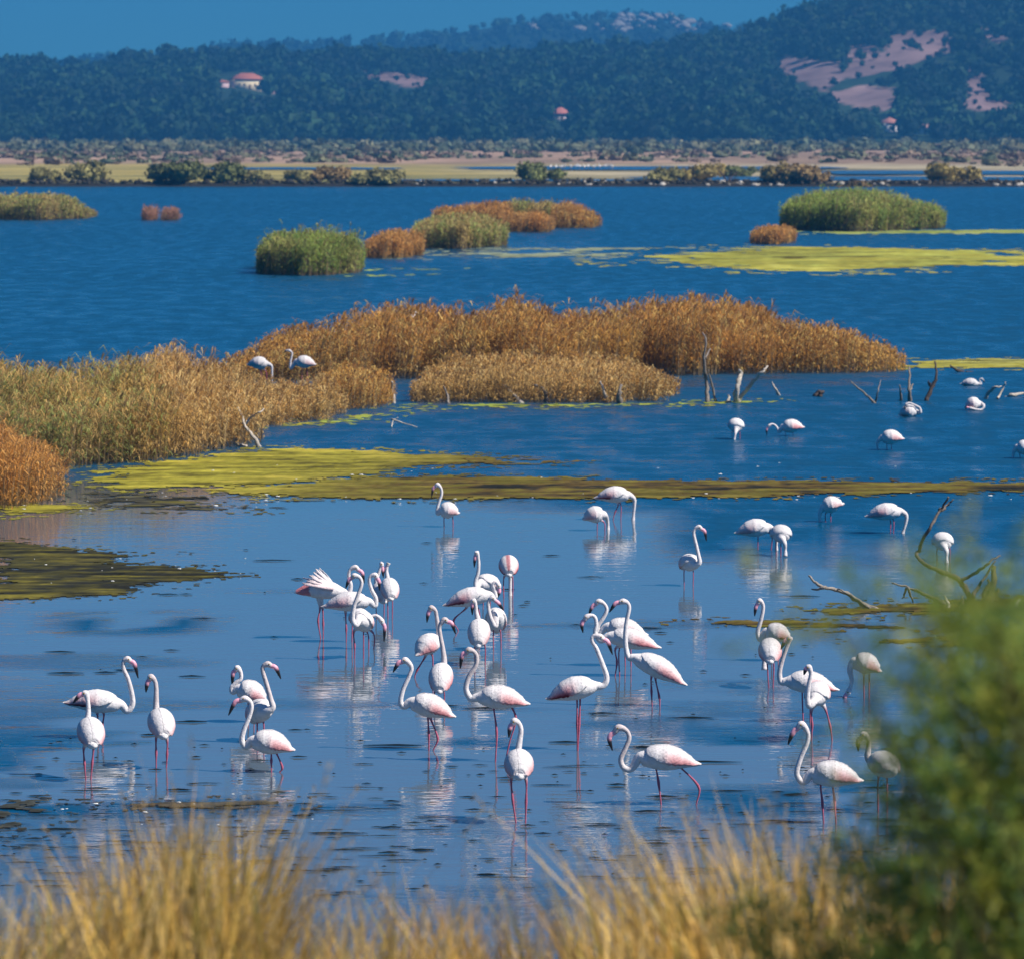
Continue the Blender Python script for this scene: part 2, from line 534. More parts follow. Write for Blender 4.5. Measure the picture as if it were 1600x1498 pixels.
GREENS = np.array([(0.010, 0.034, 0.018), (0.016, 0.052, 0.022), (0.008, 0.026, 0.020), (0.026, 0.066, 0.026), (0.014, 0.038, 0.016)])
BARE = [[(1205, 108), (1225, 88), (1265, 92), (1285, 100), (1320, 95), (1330, 72), (1360, 70), (1385, 82), (1385, 58), (1420, 48), (1470, 45), (1505, 78), (1450, 92), (1400, 108), (1380, 112), (1350, 120), (1320, 122), (1285, 148), (1270, 135), (1230, 118)],
        [(1298, 145), (1350, 135), (1395, 140), (1405, 165), (1380, 172), (1340, 165), (1310, 160)],
        [(1500, 165), (1512, 140), (1508, 95), (1535, 120), (1545, 150), (1572, 160), (1565, 175), (1520, 174)],
        [(1540, 55), (1570, 55), (1572, 66), (1545, 64)], [(1520, 45), (1545, 38), (1540, 50)],
        [(562, 111), (620, 114), (674, 121), (670, 141), (640, 136), (600, 128), (570, 128)],
        [(418, 140), (458, 143), (456, 149), (420, 146)], [(1135, 103), (1165, 102), (1165, 108), (1135, 108)]]
X, Y = HILL_XY
Zh = hillA_z(X, Y)
PX, PY = to_px(X, Y, Zh)
n = fbm(X * 0.03, Y * 0.03)[..., None]
jx, jy = 16 * (fbm(X * 0.05, Y * 0.03) - 0.5), 10 * (fbm(X * 0.05 + 60, Y * 0.03) - 0.5)
soil = np.zeros(X.shape, bool)
for b in BARE:
    soil |= in_poly(PX + jx, PY + jy, b)
C = np.where(soil[..., None], np.array([0.235, 0.15, 0.135]) * (0.6 + 0.8 * n), np.array([0.02, 0.04, 0.02]) * (0.6 + 0.8 * n))
tag(mesh("hill", np.stack([X, Y, Zh], -1).reshape(-1, 3), [grid_faces(170, 380)], M_EARTH, None, C.reshape(-1, 3), True), kind="structure")
HOUSES_PX = [(374, 122, 42, 36), (877, 180, 17, 22), (1390, 195, 15, 24), (1445, 203, 17, 20)]
def wood(n_try, x0, x1, y0, y1, zf, rmin, rmax, leaves, leaf, name, bare, seed, minclear=0.0):
    g = np.random.default_rng(seed)
    y = y0 + (y1 - y0) * g.random(n_try)
    x = x0 + (x1 - x0) * g.random(n_try)
    z = zf(x, y)
    px, py = to_px(x, y, z + 2)
    keep = (px > -130) & (px < 1730)
    for b in bare:
        jx, jy = g.normal(0, 9, n_try), g.normal(0, 5, n_try)
        hit = in_poly(px + jx, py + jy, b) | in_poly(px + jx, py + jy - 11, b) | in_poly(px + jx, py + jy - 20, b) | in_poly(px + jx, py + jy - 28, b)
        keep &= ~hit | (g.random(n_try) < 0.28)
    for hx, hy, w, h in HOUSES_PX:
        keep &= ~((np.abs(px - hx) < w) & (py > hy - 8) & (py < hy + h + 12))
    inb = np.zeros(n_try, bool)
    for b in bare: inb |= in_poly(px, py, b) | in_poly(px, py - 14, b)
    x, y, z, inb = x[keep], y[keep], z[keep], inb[keep]
    N = len(x)
    big = fbm(x * 0.015, y * 0.012 + 4)
    rad = rmin + (rmax - rmin) * g.random(N) ** 1.5 * (0.6 + 0.8 * big)
    rad = np.where(inb, rad * 0.42, rad)
    hgt = rad * (1.5 + 0.6 * g.random(N))
    idx = np.clip((big * 7 + g.normal(0, 0.9, N) - 1.0).astype(int), 0, 4)
    cols = GREENS[idx] * (0.85 + 0.3 * g.random((N, 1))) * (0.5 + 1.0 * fbm(x * 0.006 + 3, y * 0.008))[:, None]
    cen = np.stack([x, y, z + hgt * 0.48], -1)
    v, f, c = crowns(cen, rad, hgt, cols, leaves, leaf, True, seed)
    return mesh(name, v, f, M_LEAF, None, c)
tag(wood(6400, -420, 420, HA_Y0 - 10, HA_Y1 + 20, hillA_z, 2.4, 6.2, 60, 0.25, "woodland", BARE, 21),
    "dense dark green woodland covering the hillsides behind the marsh", "woodland", kind="stuff")
tag(wood(2400, -640, 640, HB_Y0 + 300, HB_Y1 + 20, hillB_z, 3.4, 6.0, 12, 0.36, "scrubland", [], 22),
    "sparse dark scrub on the hazy rounded hill farthest away", "scrub", kind="stuff")

# pale rocks on the far hill
g = np.random.default_rng(31)
mb = MB()
for cx, cy, n, sx, sy in [(1000, 38, 26, 30, 9), (985, 48, 18, 14, 7), (1068, 48, 20, 16, 9), (1035, 33, 10, 14, 4), (960, 50, 8, 26, 4), (830, 52, 4, 6, 2), (905, 55, 5, 10, 4), (1135, 47, 3, 6, 2)]:
    for _ in range(n):
        px, py = g.normal(cx, sx * 0.6), g.normal(cy, sy * 0.6)
        yy = np.linspace(HB_Y0, HB_Y1, 200)
        rows = to_px((px - 800) / F * yy, yy, hillB_z((px - 800) / F * yy, yy))[1]
        y = yy[np.argmin(np.abs(rows - py))]
        x = (px - 800) / F * y
        v, f = ICO1
        s = np.array([4.0, 3.0, 2.6]) * (0.5 + g.random() * 1.0)
        mb.add(v * s * (0.7 + 0.5 * g.random((len(v), 1))) + [x, y, hillB_z(x, y) + 3 + 4 * g.random()], f, (0.30, 0.27, 0.24))
tag(mb.build("rocks", M_STONE), "pale rocks scattered over the farthest rounded hill", "rocks", kind="stuff")

# scrub on the plain, between lake and hills
def scrub_field():
    g = np.random.default_rng(41)
    n = 4200
    py = 229 + 30 * g.random(n) ** 1.1
    px = -100 + 1800 * g.random(n)
    y = row_y(py) * 0.90
    x = (px - 800) / F * y
    d = fbm(x * 0.02 + 2, y * 0.012)
    p = np.where(py < 238, 0.9, np.where(py < 250, 0.55 * smooth(0.44, 0.60, d), 0.3 * smooth(0.50, 0.62, d)))
    k = g.random(n) < p
    x, y, py, d = x[k], y[k], py[k], d[k]
    N = len(x)
    rad = (0.8 + 2.2 * g.random(N) ** 2) * np.where(py < 238, 1.25, 0.8)
    hgt = rad * np.where(py < 238, 0.75, 0.5) * (0.9 + 0.5 * g.random(N))
    pal = np.array([(0.14, 0.15, 0.085), (0.17, 0.165, 0.09), (0.21, 0.15, 0.10), (0.10, 0.125, 0.07), (0.18, 0.13, 0.09)])
    cols = pal[np.where(py < 238, g.choice([0, 1, 3, 3, 0], N), g.integers(0, 5, N))] * (0.75 + 0.5 * g.random((N, 1)))
    v, f, c = crowns(np.stack([x, y, plain_z(x, y) + hgt * 0.35], -1), rad, hgt, cols, 14, 0.32, True, 42)
    return mesh("scrub", v, f, M_LEAF, None, c)
tag(scrub_field(), "olive and brown scrub carpeting the flat marsh below the hills", "scrub", kind="stuff")

# houses on the hillside
def boxv(x0, x1, y0, y1, z0, z1):
    v = np.array([(x0, y0, z0), (x1, y0, z0), (x1, y1, z0), (x0, y1, z0), (x0, y0, z1), (x1, y0, z1), (x1, y1, z1), (x0, y1, z1)], float)
    f = np.array([(0, 3, 2, 1), (4, 5, 6, 7), (0, 1, 5, 4), (1, 2, 6, 5), (2, 3, 7, 6), (3, 0, 4, 7)])
    return v, f
def part_box(name, parent, dims, col, mat):
    m = MB(); m.add(*boxv(*dims), col); return m.build(name, mat, parent)
def hip_roof(name, parent, x0, x1, y0, y1, z, h, col, over=0.7):
    x0, x1, y0, y1 = x0 - over, x1 + over, y0 - over, y1 + over
    r = min(x1 - x0, y1 - y0) / 2
    ym = (y0 + y1) / 2
    v = [(x0, y0, z), (x1, y0, z), (x1, y1, z), (x0, y1, z), (x0 + r, ym, z + h), (x1 - r, ym, z + h),
         (x0, y0, z - 0.25), (x1, y0, z - 0.25), (x1, y1, z - 0.25), (x0, y1, z - 0.25)]
    m = MB()
    m.add(v, [np.array([(0, 1, 5, 4), (2, 3, 4, 5), (6, 7, 1, 0), (7, 8, 2, 1), (8, 9, 3, 2), (9, 6, 0, 3), (9, 8, 7, 6)]), np.array([(1, 2, 5), (3, 0, 4)])], col)
    return m.build(name, M_WALL, parent)
def hill_point(px, py, zf=hillA_z, y0=HA_Y0, y1=HA_Y1):
    yy = np.linspace(y0, y1, 400)
    rows = to_px((px - 800) / F * yy, yy, zf((px - 800) / F * yy, yy))[1]
    y = yy[np.argmin(np.abs(rows - py))]
    return np.array([(px - 800) / F * y, y, zf(np.array([(px - 800) / F * y]), np.array([y]))[0]])
def house(px, py, w, d, h, rh, wall, roof, label, rot, wins, annex=None, blocks=()):
    p = hill_point(px, py)
    o = empty("house", p)
    o.rotation_euler.z = R(rot)
    tag(o, label, "house")
    part_box("wall", o, (-w / 2, w / 2, -d / 2, d / 2, -2, h), wall, M_WALL)
    hip_roof("roof", o, -w / 2, w / 2, -d / 2, d / 2, h + 0.25, rh, roof)
    for wx, wz in wins:
        wo = part_box("window", o, (wx - 0.5, wx + 0.5, -d / 2 - 0.05, -d / 2 + 0.1, wz, wz + 1.3), (0.03, 0.035, 0.04), M_WALL)
        part_box("sill", wo, (wx - 0.65, wx + 0.65, -d / 2 - 0.2, -d / 2 - 0.052, wz - 0.15, wz), (0.6, 0.56, 0.5), M_WALL)
    part_box("door", o, (-0.55, 0.55, -d / 2 - 0.06, -d / 2 + 0.1, -0.2, 2.0), (0.12, 0.06, 0.03), M_WALL)
    if annex:
        ax, aw, ah, ac = annex
        part_box("annex", o, (ax - aw / 2, ax + aw / 2, -d / 2, d / 2 - 1, -2, ah), ac, M_WALL)
        hip_roof("annex_roof", o, ax - aw / 2, ax + aw / 2, -d / 2, d / 2 - 1, ah + 0.25, 1.0, roof, 0.4)
    return o
TILE = (0.42, 0.14, 0.09)
house(386, 139, 15, 9, 4.6, 3.0, (0.80, 0.66, 0.42), TILE, "cream house with broad red hipped roof high on the left wooded slope", 22,
      [(-5.5, 1.2), (-2.8, 1.2), (2.8, 1.2), (5.5, 1.2)], annex=(-13.5, 5, 3.2, (0.62, 0.42, 0.42)))
house(876, 189, 8, 7, 3.0, 2.8, (0.6, 0.5, 0.48), (0.45, 0.16, 0.12), "small red roofed house alone among trees below the centre of the ridge", 12, [(-2.4, 0.9), (2.4, 0.9)])
house(1390, 206, 6.5, 7, 3.6, 2.4, (0.75, 0.72, 0.72), (0.40, 0.17, 0.13), "white gabled house with red roof at the foot of the right hill", 30, [(-2, 1.2), (2, 1.2)])
house(1446, 210, 9, 6, 2.6, 1.3, (0.75, 0.70, 0.68), (0.42, 0.24, 0.2), "low white bungalow rightmost at the foot of the hill", -5, [(-3, 0.8), (3, 0.8)])

# ------------------------------------------------------------------ shrubs on the far dike
def shrub(px, base_py, w_px, h_px, col, label, seed, bare=False, lobes=3, name="shrub"):
    g = np.random.default_rng(seed)
    y = 600.6 + 2.5 * g.random() if base_py >= 288 else row_y(base_py) * 0.91
    x = (px - 800) / F * y
    s = F / y
    w, h = w_px / s, h_px / s
    z = float(plain_z(np.array([x]), np.array([y]))[0]) - 0.1
    root = empty(name, (x, y, z))
    tag(root, label, "shrub", "shrubs along the far dike")
    mb = MB()
    for k in range(16 if bare else 9):
        a, r = g.random() * 6.28, g.random() ** 0.5
        tip = np.array([math.cos(a) * r * w * 0.5, math.sin(a) * r * w * 0.4, h * (0.6 + 0.4 * g.random())])
        P = catmull([(0.08 * math.cos(a), 0.08 * math.sin(a), 0), tip * [0.4, 0.4, 0.5], tip], 3)
        v, f = sweep(P, np.linspace(0.05, 0.012, len(P)), np.linspace(0.05, 0.012, len(P)), 5)
        mb.add(v, f, (0.10, 0.07, 0.06))
    mb.build("branches", M_WOOD, root)
    if bare:
        return root
    cen, rad, hg = [], [], []
    for k in range(lobes * 4):
        cen.append((g.normal(0, 0.24) * w, g.normal(0, 0.2) * w, h * (0.16 + 0.42 * g.random())))
        q = 0.24 + 0.16 * g.random()
        rad.append(q * w * 0.8); hg.append(h * (0.5 + 0.3 * g.random()))
    cols = np.array(col) * (0.7 + 0.6 * g.random((len(cen), 1)))
    v, f, c = crowns(np.array(cen), np.array(rad), np.array(hg), cols, 110, 0.17, True, seed)
    v[:, 2] = np.maximum(v[:, 2], 0.02)
    mesh("foliage", v, f, M_LEAF, root, c)
    return root
OLV, GRN, YEL, BRN = (0.24, 0.215, 0.08), (0.15, 0.165, 0.055), (0.31, 0.24, 0.075), (0.25, 0.17, 0.07)
SHRUBS = [(65, 291, 44, 28, OLV, "small olive shrub leftmost on the far dike"),
          (125, 292, 68, 36, OLV, "broad olive shrub second from the left on the far dike"),
          (285, 294, 78, 40, GRN, "wide leafy green shrub on the far dike behind the two tiny reed tufts"),
          (347, 294, 56, 38, GRN, "dark green round shrub just right of the widest dike shrub"),
          (398, 294, 46, 24, OLV, "low olive shrub on the far dike left of the green island"),
          (468, 292, 42, 26, OLV, "pale olive shrub on the far dike above the green island"),
          (523, 294, 52, 30, BRN, "brown tinged shrub on the far dike above the first brown tuft"),
          (600, 284, 60, 30, OLV, "grey green shrub set back beyond the dike left of the middle"),
          (835, 300, 52, 40, GRN, "dark green rounded bush at the water edge in the middle of the dike"),
          (1035, 299, 52, 30, OLV, "olive dome shaped shrub left of the bare thorn bush"),
          (1092, 296, 46, 34, YEL, "yellow green shrub directly beside the bare thorn bush"),
          (1210, 292, 52, 38, YEL, "tall golden shrub left of the big green reed island"),
          (1255, 297, 66, 34, BRN, "golden brown shrub directly behind the big green reed island"),
          (1345, 285, 40, 24, BRN, "small brown shrub peeping over the big green reed island"),
          (1477, 302, 70, 34, YEL, "yellow olive shrub alone at the right end of the dike"),
          (1152, 275, 46, 22, GRN, "dark low shrub set back behind the thorn bush")]
for i, (px, py, w, h, c, lab) in enumerate(SHRUBS):
    shrub(px, py, w, h, c, lab, 100 + i)
shrub(1137, 299, 56, 26, BRN, "bare dark purple brown thorn bush without leaves on the far dike", 131, bare=True, name="thorn_bush")

# stones, weeds and pale birds along the dike
g = np.random.default_rng(51)
mb = MB()
for k in range(190):
    px = 560 + 1040 * g.random() ** 0.8
    if fbm(np.array([px * 0.02]), np.array([3.0]), 2)[0] < 0.42: continue
    y = 597.6 + g.random() ** 2 * 7
    x = (px - 800) / F * y
    v, f = ICO1
    s = 0.09 + 0.26 * g.random() ** 2.5
    tone = np.array([0.58, 0.53, 0.46]) * (0.4 + 0.7 * g.random())
    mb.add(v * s * [1.3, 1, 0.7] * (0.7 + 0.5 * g.random((len(v), 1))) + [x, y, float(plain_z(np.array([x]), np.array([y]))[0]) + 0.05], f, tone)
tag(mb.build("stones", M_STONE), "pale stones strewn along the water edge of the far dike", "stones", kind="stuff")
mb = MB()
N = 1000
x = (-60 + 1720 * g.random(N) - 800) / F * 599
y = 598.4 + 2.5 * g.random(N)
hh = 0.15 + 0.4 * g.random(N) ** 2
z = plain_z(x, y)
v, f, c = crowns(np.stack([x, y, z + hh * 0.3], -1), hh * 0.9, hh * 1.2, np.array([(0.05, 0.042, 0.03)]) * (0.5 + g.random((N, 1))), 6, 0.35, True, 52)
tag(mesh("weeds", v, f, M_LEAF, None, c), "dark low weeds along the muddy edge of the far dike", "weeds", kind="stuff")

# ------------------------------------------------------------------ reed beds
PAL = {
    "gold": np.array([(0.57, 0.31, 0.07), (0.64, 0.39, 0.11), (0.42, 0.20, 0.045), (0.56, 0.38, 0.12), (0.32, 0.15, 0.035), (0.50, 0.25, 0.06)]),
    "straw": np.array([(0.60, 0.39, 0.14), (0.52, 0.30, 0.09), (0.62, 0.44, 0.18), (0.40, 0.22, 0.06)]),
    "mixed": np.array([(0.24, 0.28, 0.085), (0.44, 0.34, 0.10), (0.52, 0.33, 0.10), (0.32, 0.31, 0.10), (0.55, 0.36, 0.13), (0.24, 0.27, 0.08)]),
    "green": np.array([(0.23, 0.30, 0.055), (0.30, 0.35, 0.08), (0.17, 0.25, 0.055), (0.36, 0.35, 0.10)]),
    "pale": np.array([(0.36, 0.35, 0.10), (0.28, 0.32, 0.09), (0.44, 0.36, 0.13), (0.40, 0.29, 0.10)]),
    "rust": np.array([(0.56, 0.28, 0.075), (0.48, 0.235, 0.06), (0.60, 0.35, 0.11), (0.36, 0.18, 0.05)]),
    "pink": np.array([(0.44, 0.23, 0.16), (0.36, 0.20, 0.14)]),
}
def reed_bed(name, label, poly_px, heights, pal, dens, seed, plume=0.4, leaf_w=0.03, stem=(0.30, 0.21, 0.11), leafn=7, lean=0.16, top_pal=None, gaps=()):
    """poly_px: outline on the water in photo pixels; heights: [(px, metres)]"""
    g = np.random.default_rng(seed)
    W = np.array([at(px, py)[:2] for px, py in poly_px])
    lo, hi = W.min(0), W.max(0)
    area = (hi - lo).prod()
    n = int(area * dens * 0.8)
    p = lo + (hi - lo) * g.random((n, 2))
    jit = (np.stack([fbm(p[:, 0] * 0.9, p[:, 1] * 0.9), fbm(p[:, 0] * 0.9 + 50, p[:, 1] * 0.9)], -1) - 0.5) * 1.3
    k = in_poly(p[:, 0] + jit[:, 0], p[:, 1] + jit[:, 1], [tuple(q) for q in W])
    for gx, gy, gw, gh in gaps:
        c, e = at(gx, gy), at(gx + gw, gy - gh)
        k &= ~((((p[:, 0] - c[0]) / (e[0] - c[0])) ** 2 + ((p[:, 1] - c[1]) / (e[1] - c[1])) ** 2) < 1)
    p = p[k]
    N = len(p)
    root_xy = p.mean(0)
    root = empty(name, (root_xy[0], root_xy[1], 0))
    tag(root, label, "reed bed", "reed beds in the lagoon")
    p = p - root_xy
    wx, wy = p[:, 0] + root_xy[0], p[:, 1] + root_xy[1]
    px = to_px(wx, wy)[0]
    H = np.interp(px, [a for a, _ in heights], [b for _, b in heights])
    H = H * (0.42 + 1.06 * np.minimum(fbm(wx * 0.62, wy * 0.45 + seed, 3), 0.66)) * (0.70 + 0.40 * g.random(N)) * 0.80
    H = np.where(g.random(N) < 0.05, H * (1.08 + 0.16 * g.random(N)), H)
    az = g.random(N) * 6.283
    ln = lean * H * g.random(N) ** 0.7
    dx, dy = np.cos(az) * ln + 0.10 * H, np.sin(az) * ln
    base = np.stack([p[:, 0], p[:, 1], np.full(N, -0.08)], -1)
    top = np.stack([p[:, 0] + dx, p[:, 1] + dy, H], -1)
    mid = base * 0.5 + top * 0.5 - np.stack([dx, dy, np.zeros(N)], -1) * 0.18
    P = PAL[pal]
    patch = fbm(wx * 0.45 + seed, wy * 0.45)
    ci = np.clip(((patch - 0.25) * 2 * len(P) + g.normal(0, 0.9, N)).astype(int), 0, len(P) - 1)
    C = P[ci] * (0.78 + 0.44 * g.random((N, 1)))
    # stems
    fa = g.random(N) * 3.14
    sw = np.stack([np.cos(fa), np.sin(fa) * 0.4, np.zeros(N)], -1) * (leaf_w * 0.32)
    V = np.stack([base - sw, base + sw, mid + sw, mid - sw, top + sw * 0.5, top - sw * 0.5], 1).reshape(-1, 3)
    b = (np.arange(N) * 6)[:, None]
    Fq = np.concatenate([b + [0, 1, 2, 3], b + [3, 2, 4, 5]])
    sc_ = np.array(stem) * (0.6 + 0.7 * g.random((N, 1)))
    mesh("stems", V, [Fq], M_REED, root, np.repeat(sc_, 6, 0))["kind"] = "stuff"
    # leaves
    K = leafn
    t = 0.08 + 0.92 * g.random((N, K, 1)) ** 0.72
    org = base[:, None] * (1 - t) ** 2 + 2 * t * (1 - t) * mid[:, None] + t * t * top[:, None]
    la = (6.283 * 1.6 * fbm(wx * 1.1 + 7, wy * 1.1, 2))[:, None] + g.normal(0, 1.5, (N, K))
    L = (0.20 + 0.22 * g.random((N, K, 1))) * np.clip(H, 0.5, 1.6)[:, None, None] * 0.85
    d = np.stack([np.cos(la), np.sin(la), 0.75 + 0.5 * g.random((N, K))], -1)
    d /= np.linalg.norm(d, axis=2)[..., None]
    e = np.stack([np.cos(la), np.sin(la), -0.25 - 0.5 * g.random((N, K))], -1)
    w = np.stack([-np.sin(la), np.cos(la), 0.5 * (g.random((N, K)) - 0.5)], -1) * (leaf_w * 0.5) * (0.7 + 0.7 * g.random((N, K, 1)))
    m1 = org + d * L * 0.55
    tip = m1 + e * L * 0.5
    V = np.stack([org - w * 0.5, org + w * 0.5, m1 + w, m1 - w, tip], 2).reshape(-1, 3)
    b = (np.arange(N * K) * 5)[:, None]
    tp = PAL[top_pal][g.integers(0, len(PAL[top_pal]), N)] if top_pal else C
    mixt = smooth(0.45, 0.8, t) if top_pal else 0 * t
    lc = (C[:, None] * (1 - mixt) + tp[:, None] * mixt) * (0.7 + 0.6 * g.random((N, K, 1)))
    mesh("leaves", V, [b + [0, 1, 2, 3], b + [3, 2, 4]], M_REED, root, np.repeat(lc.reshape(-1, 3), 5, 0))["kind"] = "stuff"
    # plumes
    k = g.random(N) < plume
    q = top[k]
    n2 = len(q)
    if n2:
        vs_, cs_ = [], []
        for j in range(3):
            a = g.random(n2) * 6.283
            dr = np.stack([0.35 * np.cos(a) + 0.35, 0.35 * np.sin(a), 0.9 * np.ones(n2)], -1)
            ll = (0.07 + 0.09 * g.random((n2, 1))) * np.clip(H[k], 0.6, 1.5)[:, None]
            ww = np.stack([np.cos(a + 1.57), np.sin(a + 1.57), np.zeros(n2)], -1) * leaf_w * 0.6
            vs_.append(np.stack([q - [0, 0, 0.05], q + dr * ll * 0.5 - ww, q + dr * ll, q + dr * ll * 0.5 + ww], 1).reshape(-1, 3))
        V = np.concatenate(vs_)
        pc = (0.45 * np.repeat(C[k], 3, 0) + 0.55 * np.array([(0.36, 0.20, 0.10)])) * (0.6 + 0.8 * g.random((n2 * 3, 1)))
        mesh("plumes", V, [np.arange(len(V)).reshape(-1, 4)], M_REED, root, np.repeat(pc, 4, 0))["kind"] = "stuff"
    return root

reed_bed("reed_bed", "big golden brown reed bed, left lobe of the long bed across the middle",
         [(352, 592), (420, 598), (600, 592), (690, 594), (880, 592), (862, 556), (800, 554), (560, 556), (440, 563), (365, 577)],
         [(350, 0.45), (400, 0.75), (470, 1.2), (560, 1.52), (660, 1.62), (740, 1.62), (800, 1.78), (835, 1.6), (870, 1.2)], "gold", 72, 1, 0.45, 0.025,
         gaps=[(668, 592, 20, 9), (595, 593, 24, 7), (530, 596, 14, 6), (760, 593, 9, 4)])
reed_bed("reed_bed", "big golden brown reed bed, right lobe tapering to a point on open water",
         [(850, 590), (1050, 588), (1200, 586), (1330, 584), (1410, 581), (1400, 570), (1250, 558), (1060, 553), (900, 555), (855, 560)],
         [(850, 1.2), (900, 1.45), (980, 1.62), (1060, 1.78), (1110, 1.75), (1200, 1.42), (1300, 1.15), (1370, 0.78), (1415, 0.4)], "gold", 72, 2, 0.45, 0.025,
         gaps=[(1018, 589, 27, 10), (885, 591, 13, 7), (950, 590, 9, 4), (1140, 587, 10, 4), (1220, 586, 8, 3)])
reed_bed("reed_bed", "low straw coloured reed bed fronting the big bed, stakes at its foot",
         [(640, 629), (800, 630), (960, 629), (1050, 625), (1062, 615), (980, 605), (820, 602), (690, 603), (648, 612)],
         [(630, 0.6), (700, 0.86), (820, 0.92), (940, 0.9), (1010, 0.72), (1065, 0.4)], "straw", 100, 3, 0.3, 0.022)
reed_bed("reed_bed", "yellow tinged reed clump between the left bed and the water gap",
         [(498, 640), (560, 642), (612, 634), (606, 616), (540, 614), (500, 620)],
         [(490, 0.75), (540, 1.0), (600, 0.8), (620, 0.5)], "gold", 95, 4, 0.25, 0.022)
reed_bed("reed_bed", "straw reed bed with two flamingos standing behind it",
         [(345, 676), (420, 668), (535, 655), (530, 635), (440, 628), (350, 630)],
         [(330, 1.05), (375, 0.85), (400, 0.66), (470, 0.66), (505, 0.85), (540, 0.55)], "straw", 110, 5, 0.3, 0.020)
reed_bed("reed_bed", "thin purplish reed fringe on the left end behind the two flamingos",
         [(300, 606), (375, 604), (420, 596), (400, 586), (330, 592)],
         [(300, 0.5), (350, 0.75), (420, 0.7)], "gold", 40, 6, 0.6, 0.028)
reed_bed("reed_bed", "tall green and gold reed bed at the left edge behind yellow algae",
         [(-60, 745), (110, 733), (230, 722), (262, 718), (255, 690), (200, 655), (60, 668), (-60, 672)],
         [(-60, 1.80), (60, 1.76), (150, 1.64), (230, 1.5), (265, 1.3)], "mixed", 115, 7, 0.22, 0.019)
reed_bed("reed_bed", "golden reed mound between the green left reeds and the forked branch",
         [(215, 724), (345, 706), (405, 697), (400, 672), (330, 650), (215, 652)],
         [(210, 1.45), (265, 1.72), (300, 1.5), (340, 1.3), (405, 0.95)], "straw", 105, 27, 0.25, 0.019)
reed_bed("reed_bed", "orange gold reed clump in the lower left corner of the bed",
         [(-60, 800), (60, 792), (100, 784), (92, 757), (20, 745), (-60, 745)],
         [(-60, 1.55), (20, 1.45), (70, 1.2), (105, 0.85)], "rust", 150, 8, 0.2, 0.018)
reed_bed("reed_bed", "round green reed island alone left of the brown tufts",
         [(402, 428), (480, 432), (560, 428), (568, 422), (540, 417), (450, 416), (405, 421)],
         [(395, 1.3), (430, 1.85), (500, 2.0), (550, 1.85), (572, 1.1)], "green", 64, 9, 0.15, 0.040, stem=(0.32, 0.22, 0.12), leafn=8)
reed_bed("reed_bed", "low brown reed tuft touching the round green island",
         [(568, 403), (620, 405), (662, 399), (655, 393), (590, 394)], [(565, 0.9), (610, 1.3), (665, 1.1)], "rust", 42, 10, 0.2, 0.05)
reed_bed("reed_bed", "green and buff reed clump in the middle of the island chain",
         [(638, 388), (720, 390), (792, 385), (785, 377), (700, 376), (645, 380)], [(635, 1.3), (690, 1.75), (740, 1.7), (795, 1.2)], "pale", 38, 11, 0.2, 0.06)
reed_bed("reed_bed", "rust brown reeds at the back of the island chain",
         [(672, 357), (790, 358), (800, 352), (690, 351)], [(670, 1.2), (720, 1.55), (790, 1.75)], "rust", 30, 12, 0.3, 0.07)
reed_bed("reed_bed", "tall grey green reeds topping the island chain",
         [(778, 353), (862, 354), (866, 349), (785, 348)], [(778, 1.7), (820, 2.0), (866, 1.6)], "pale", 30, 13, 0.2, 0.07)
reed_bed("reed_bed", "bright buff brown reed dome near the right end of the chain",
         [(788, 363), (862, 364), (866, 358), (795, 357)], [(785, 0.9), (825, 1.4), (870, 1.1)], "rust", 34, 14, 0.2, 0.06)
reed_bed("reed_bed", "brown reed clump tapering at the right tip of the chain",
         [(858, 357), (925, 357), (940, 353), (870, 351)], [(855, 1.4), (885, 1.65), (915, 1.3), (942, 0.6)], "gold", 34, 15, 0.3, 0.06)
reed_bed("reed_bed", "large bright green reed island on the right",
         [(1220, 360), (1340, 363), (1470, 358), (1474, 354), (1400, 350), (1240, 350)],
         [(1218, 1.7), (1250, 2.35), (1330, 2.65), (1400, 2.3), (1450, 1.75), (1478, 1.0)], "green", 40, 16, 0.05, 0.06, stem=(0.30, 0.22, 0.11), leafn=9)
reed_bed("reed_bed", "small round brown tussock left of the large green island",
         [(1174, 381), (1206, 383), (1240, 380), (1236, 375), (1180, 375)], [(1172, 0.8), (1206, 1.0), (1242, 0.8)], "rust", 60, 17, 0.1, 0.05)
reed_bed("reed_bed", "pale green reed bed far out at the left edge",
         [(-60, 343), (70, 345), (140, 342), (148, 338), (60, 335), (-60, 335)], [(-60, 1.7), (60, 1.75), (110, 1.5), (150, 0.5)], "pale", 22, 18, 0.2, 0.085)
reed_bed("reed_tuft", "left one of two tiny pinkish tufts on open water",
         [(225, 345), (245, 345), (246, 342), (226, 342)], [(220, 1.0), (250, 1.0)], "pink", 45, 19, 0.3, 0.06)
reed_bed("reed_tuft", "right one of two tiny pinkish tufts on open water",
         [(255, 345), (277, 345), (276, 342), (256, 342)], [(250, 0.95), (280, 0.9)], "pink", 38, 20, 0.3, 0.06)

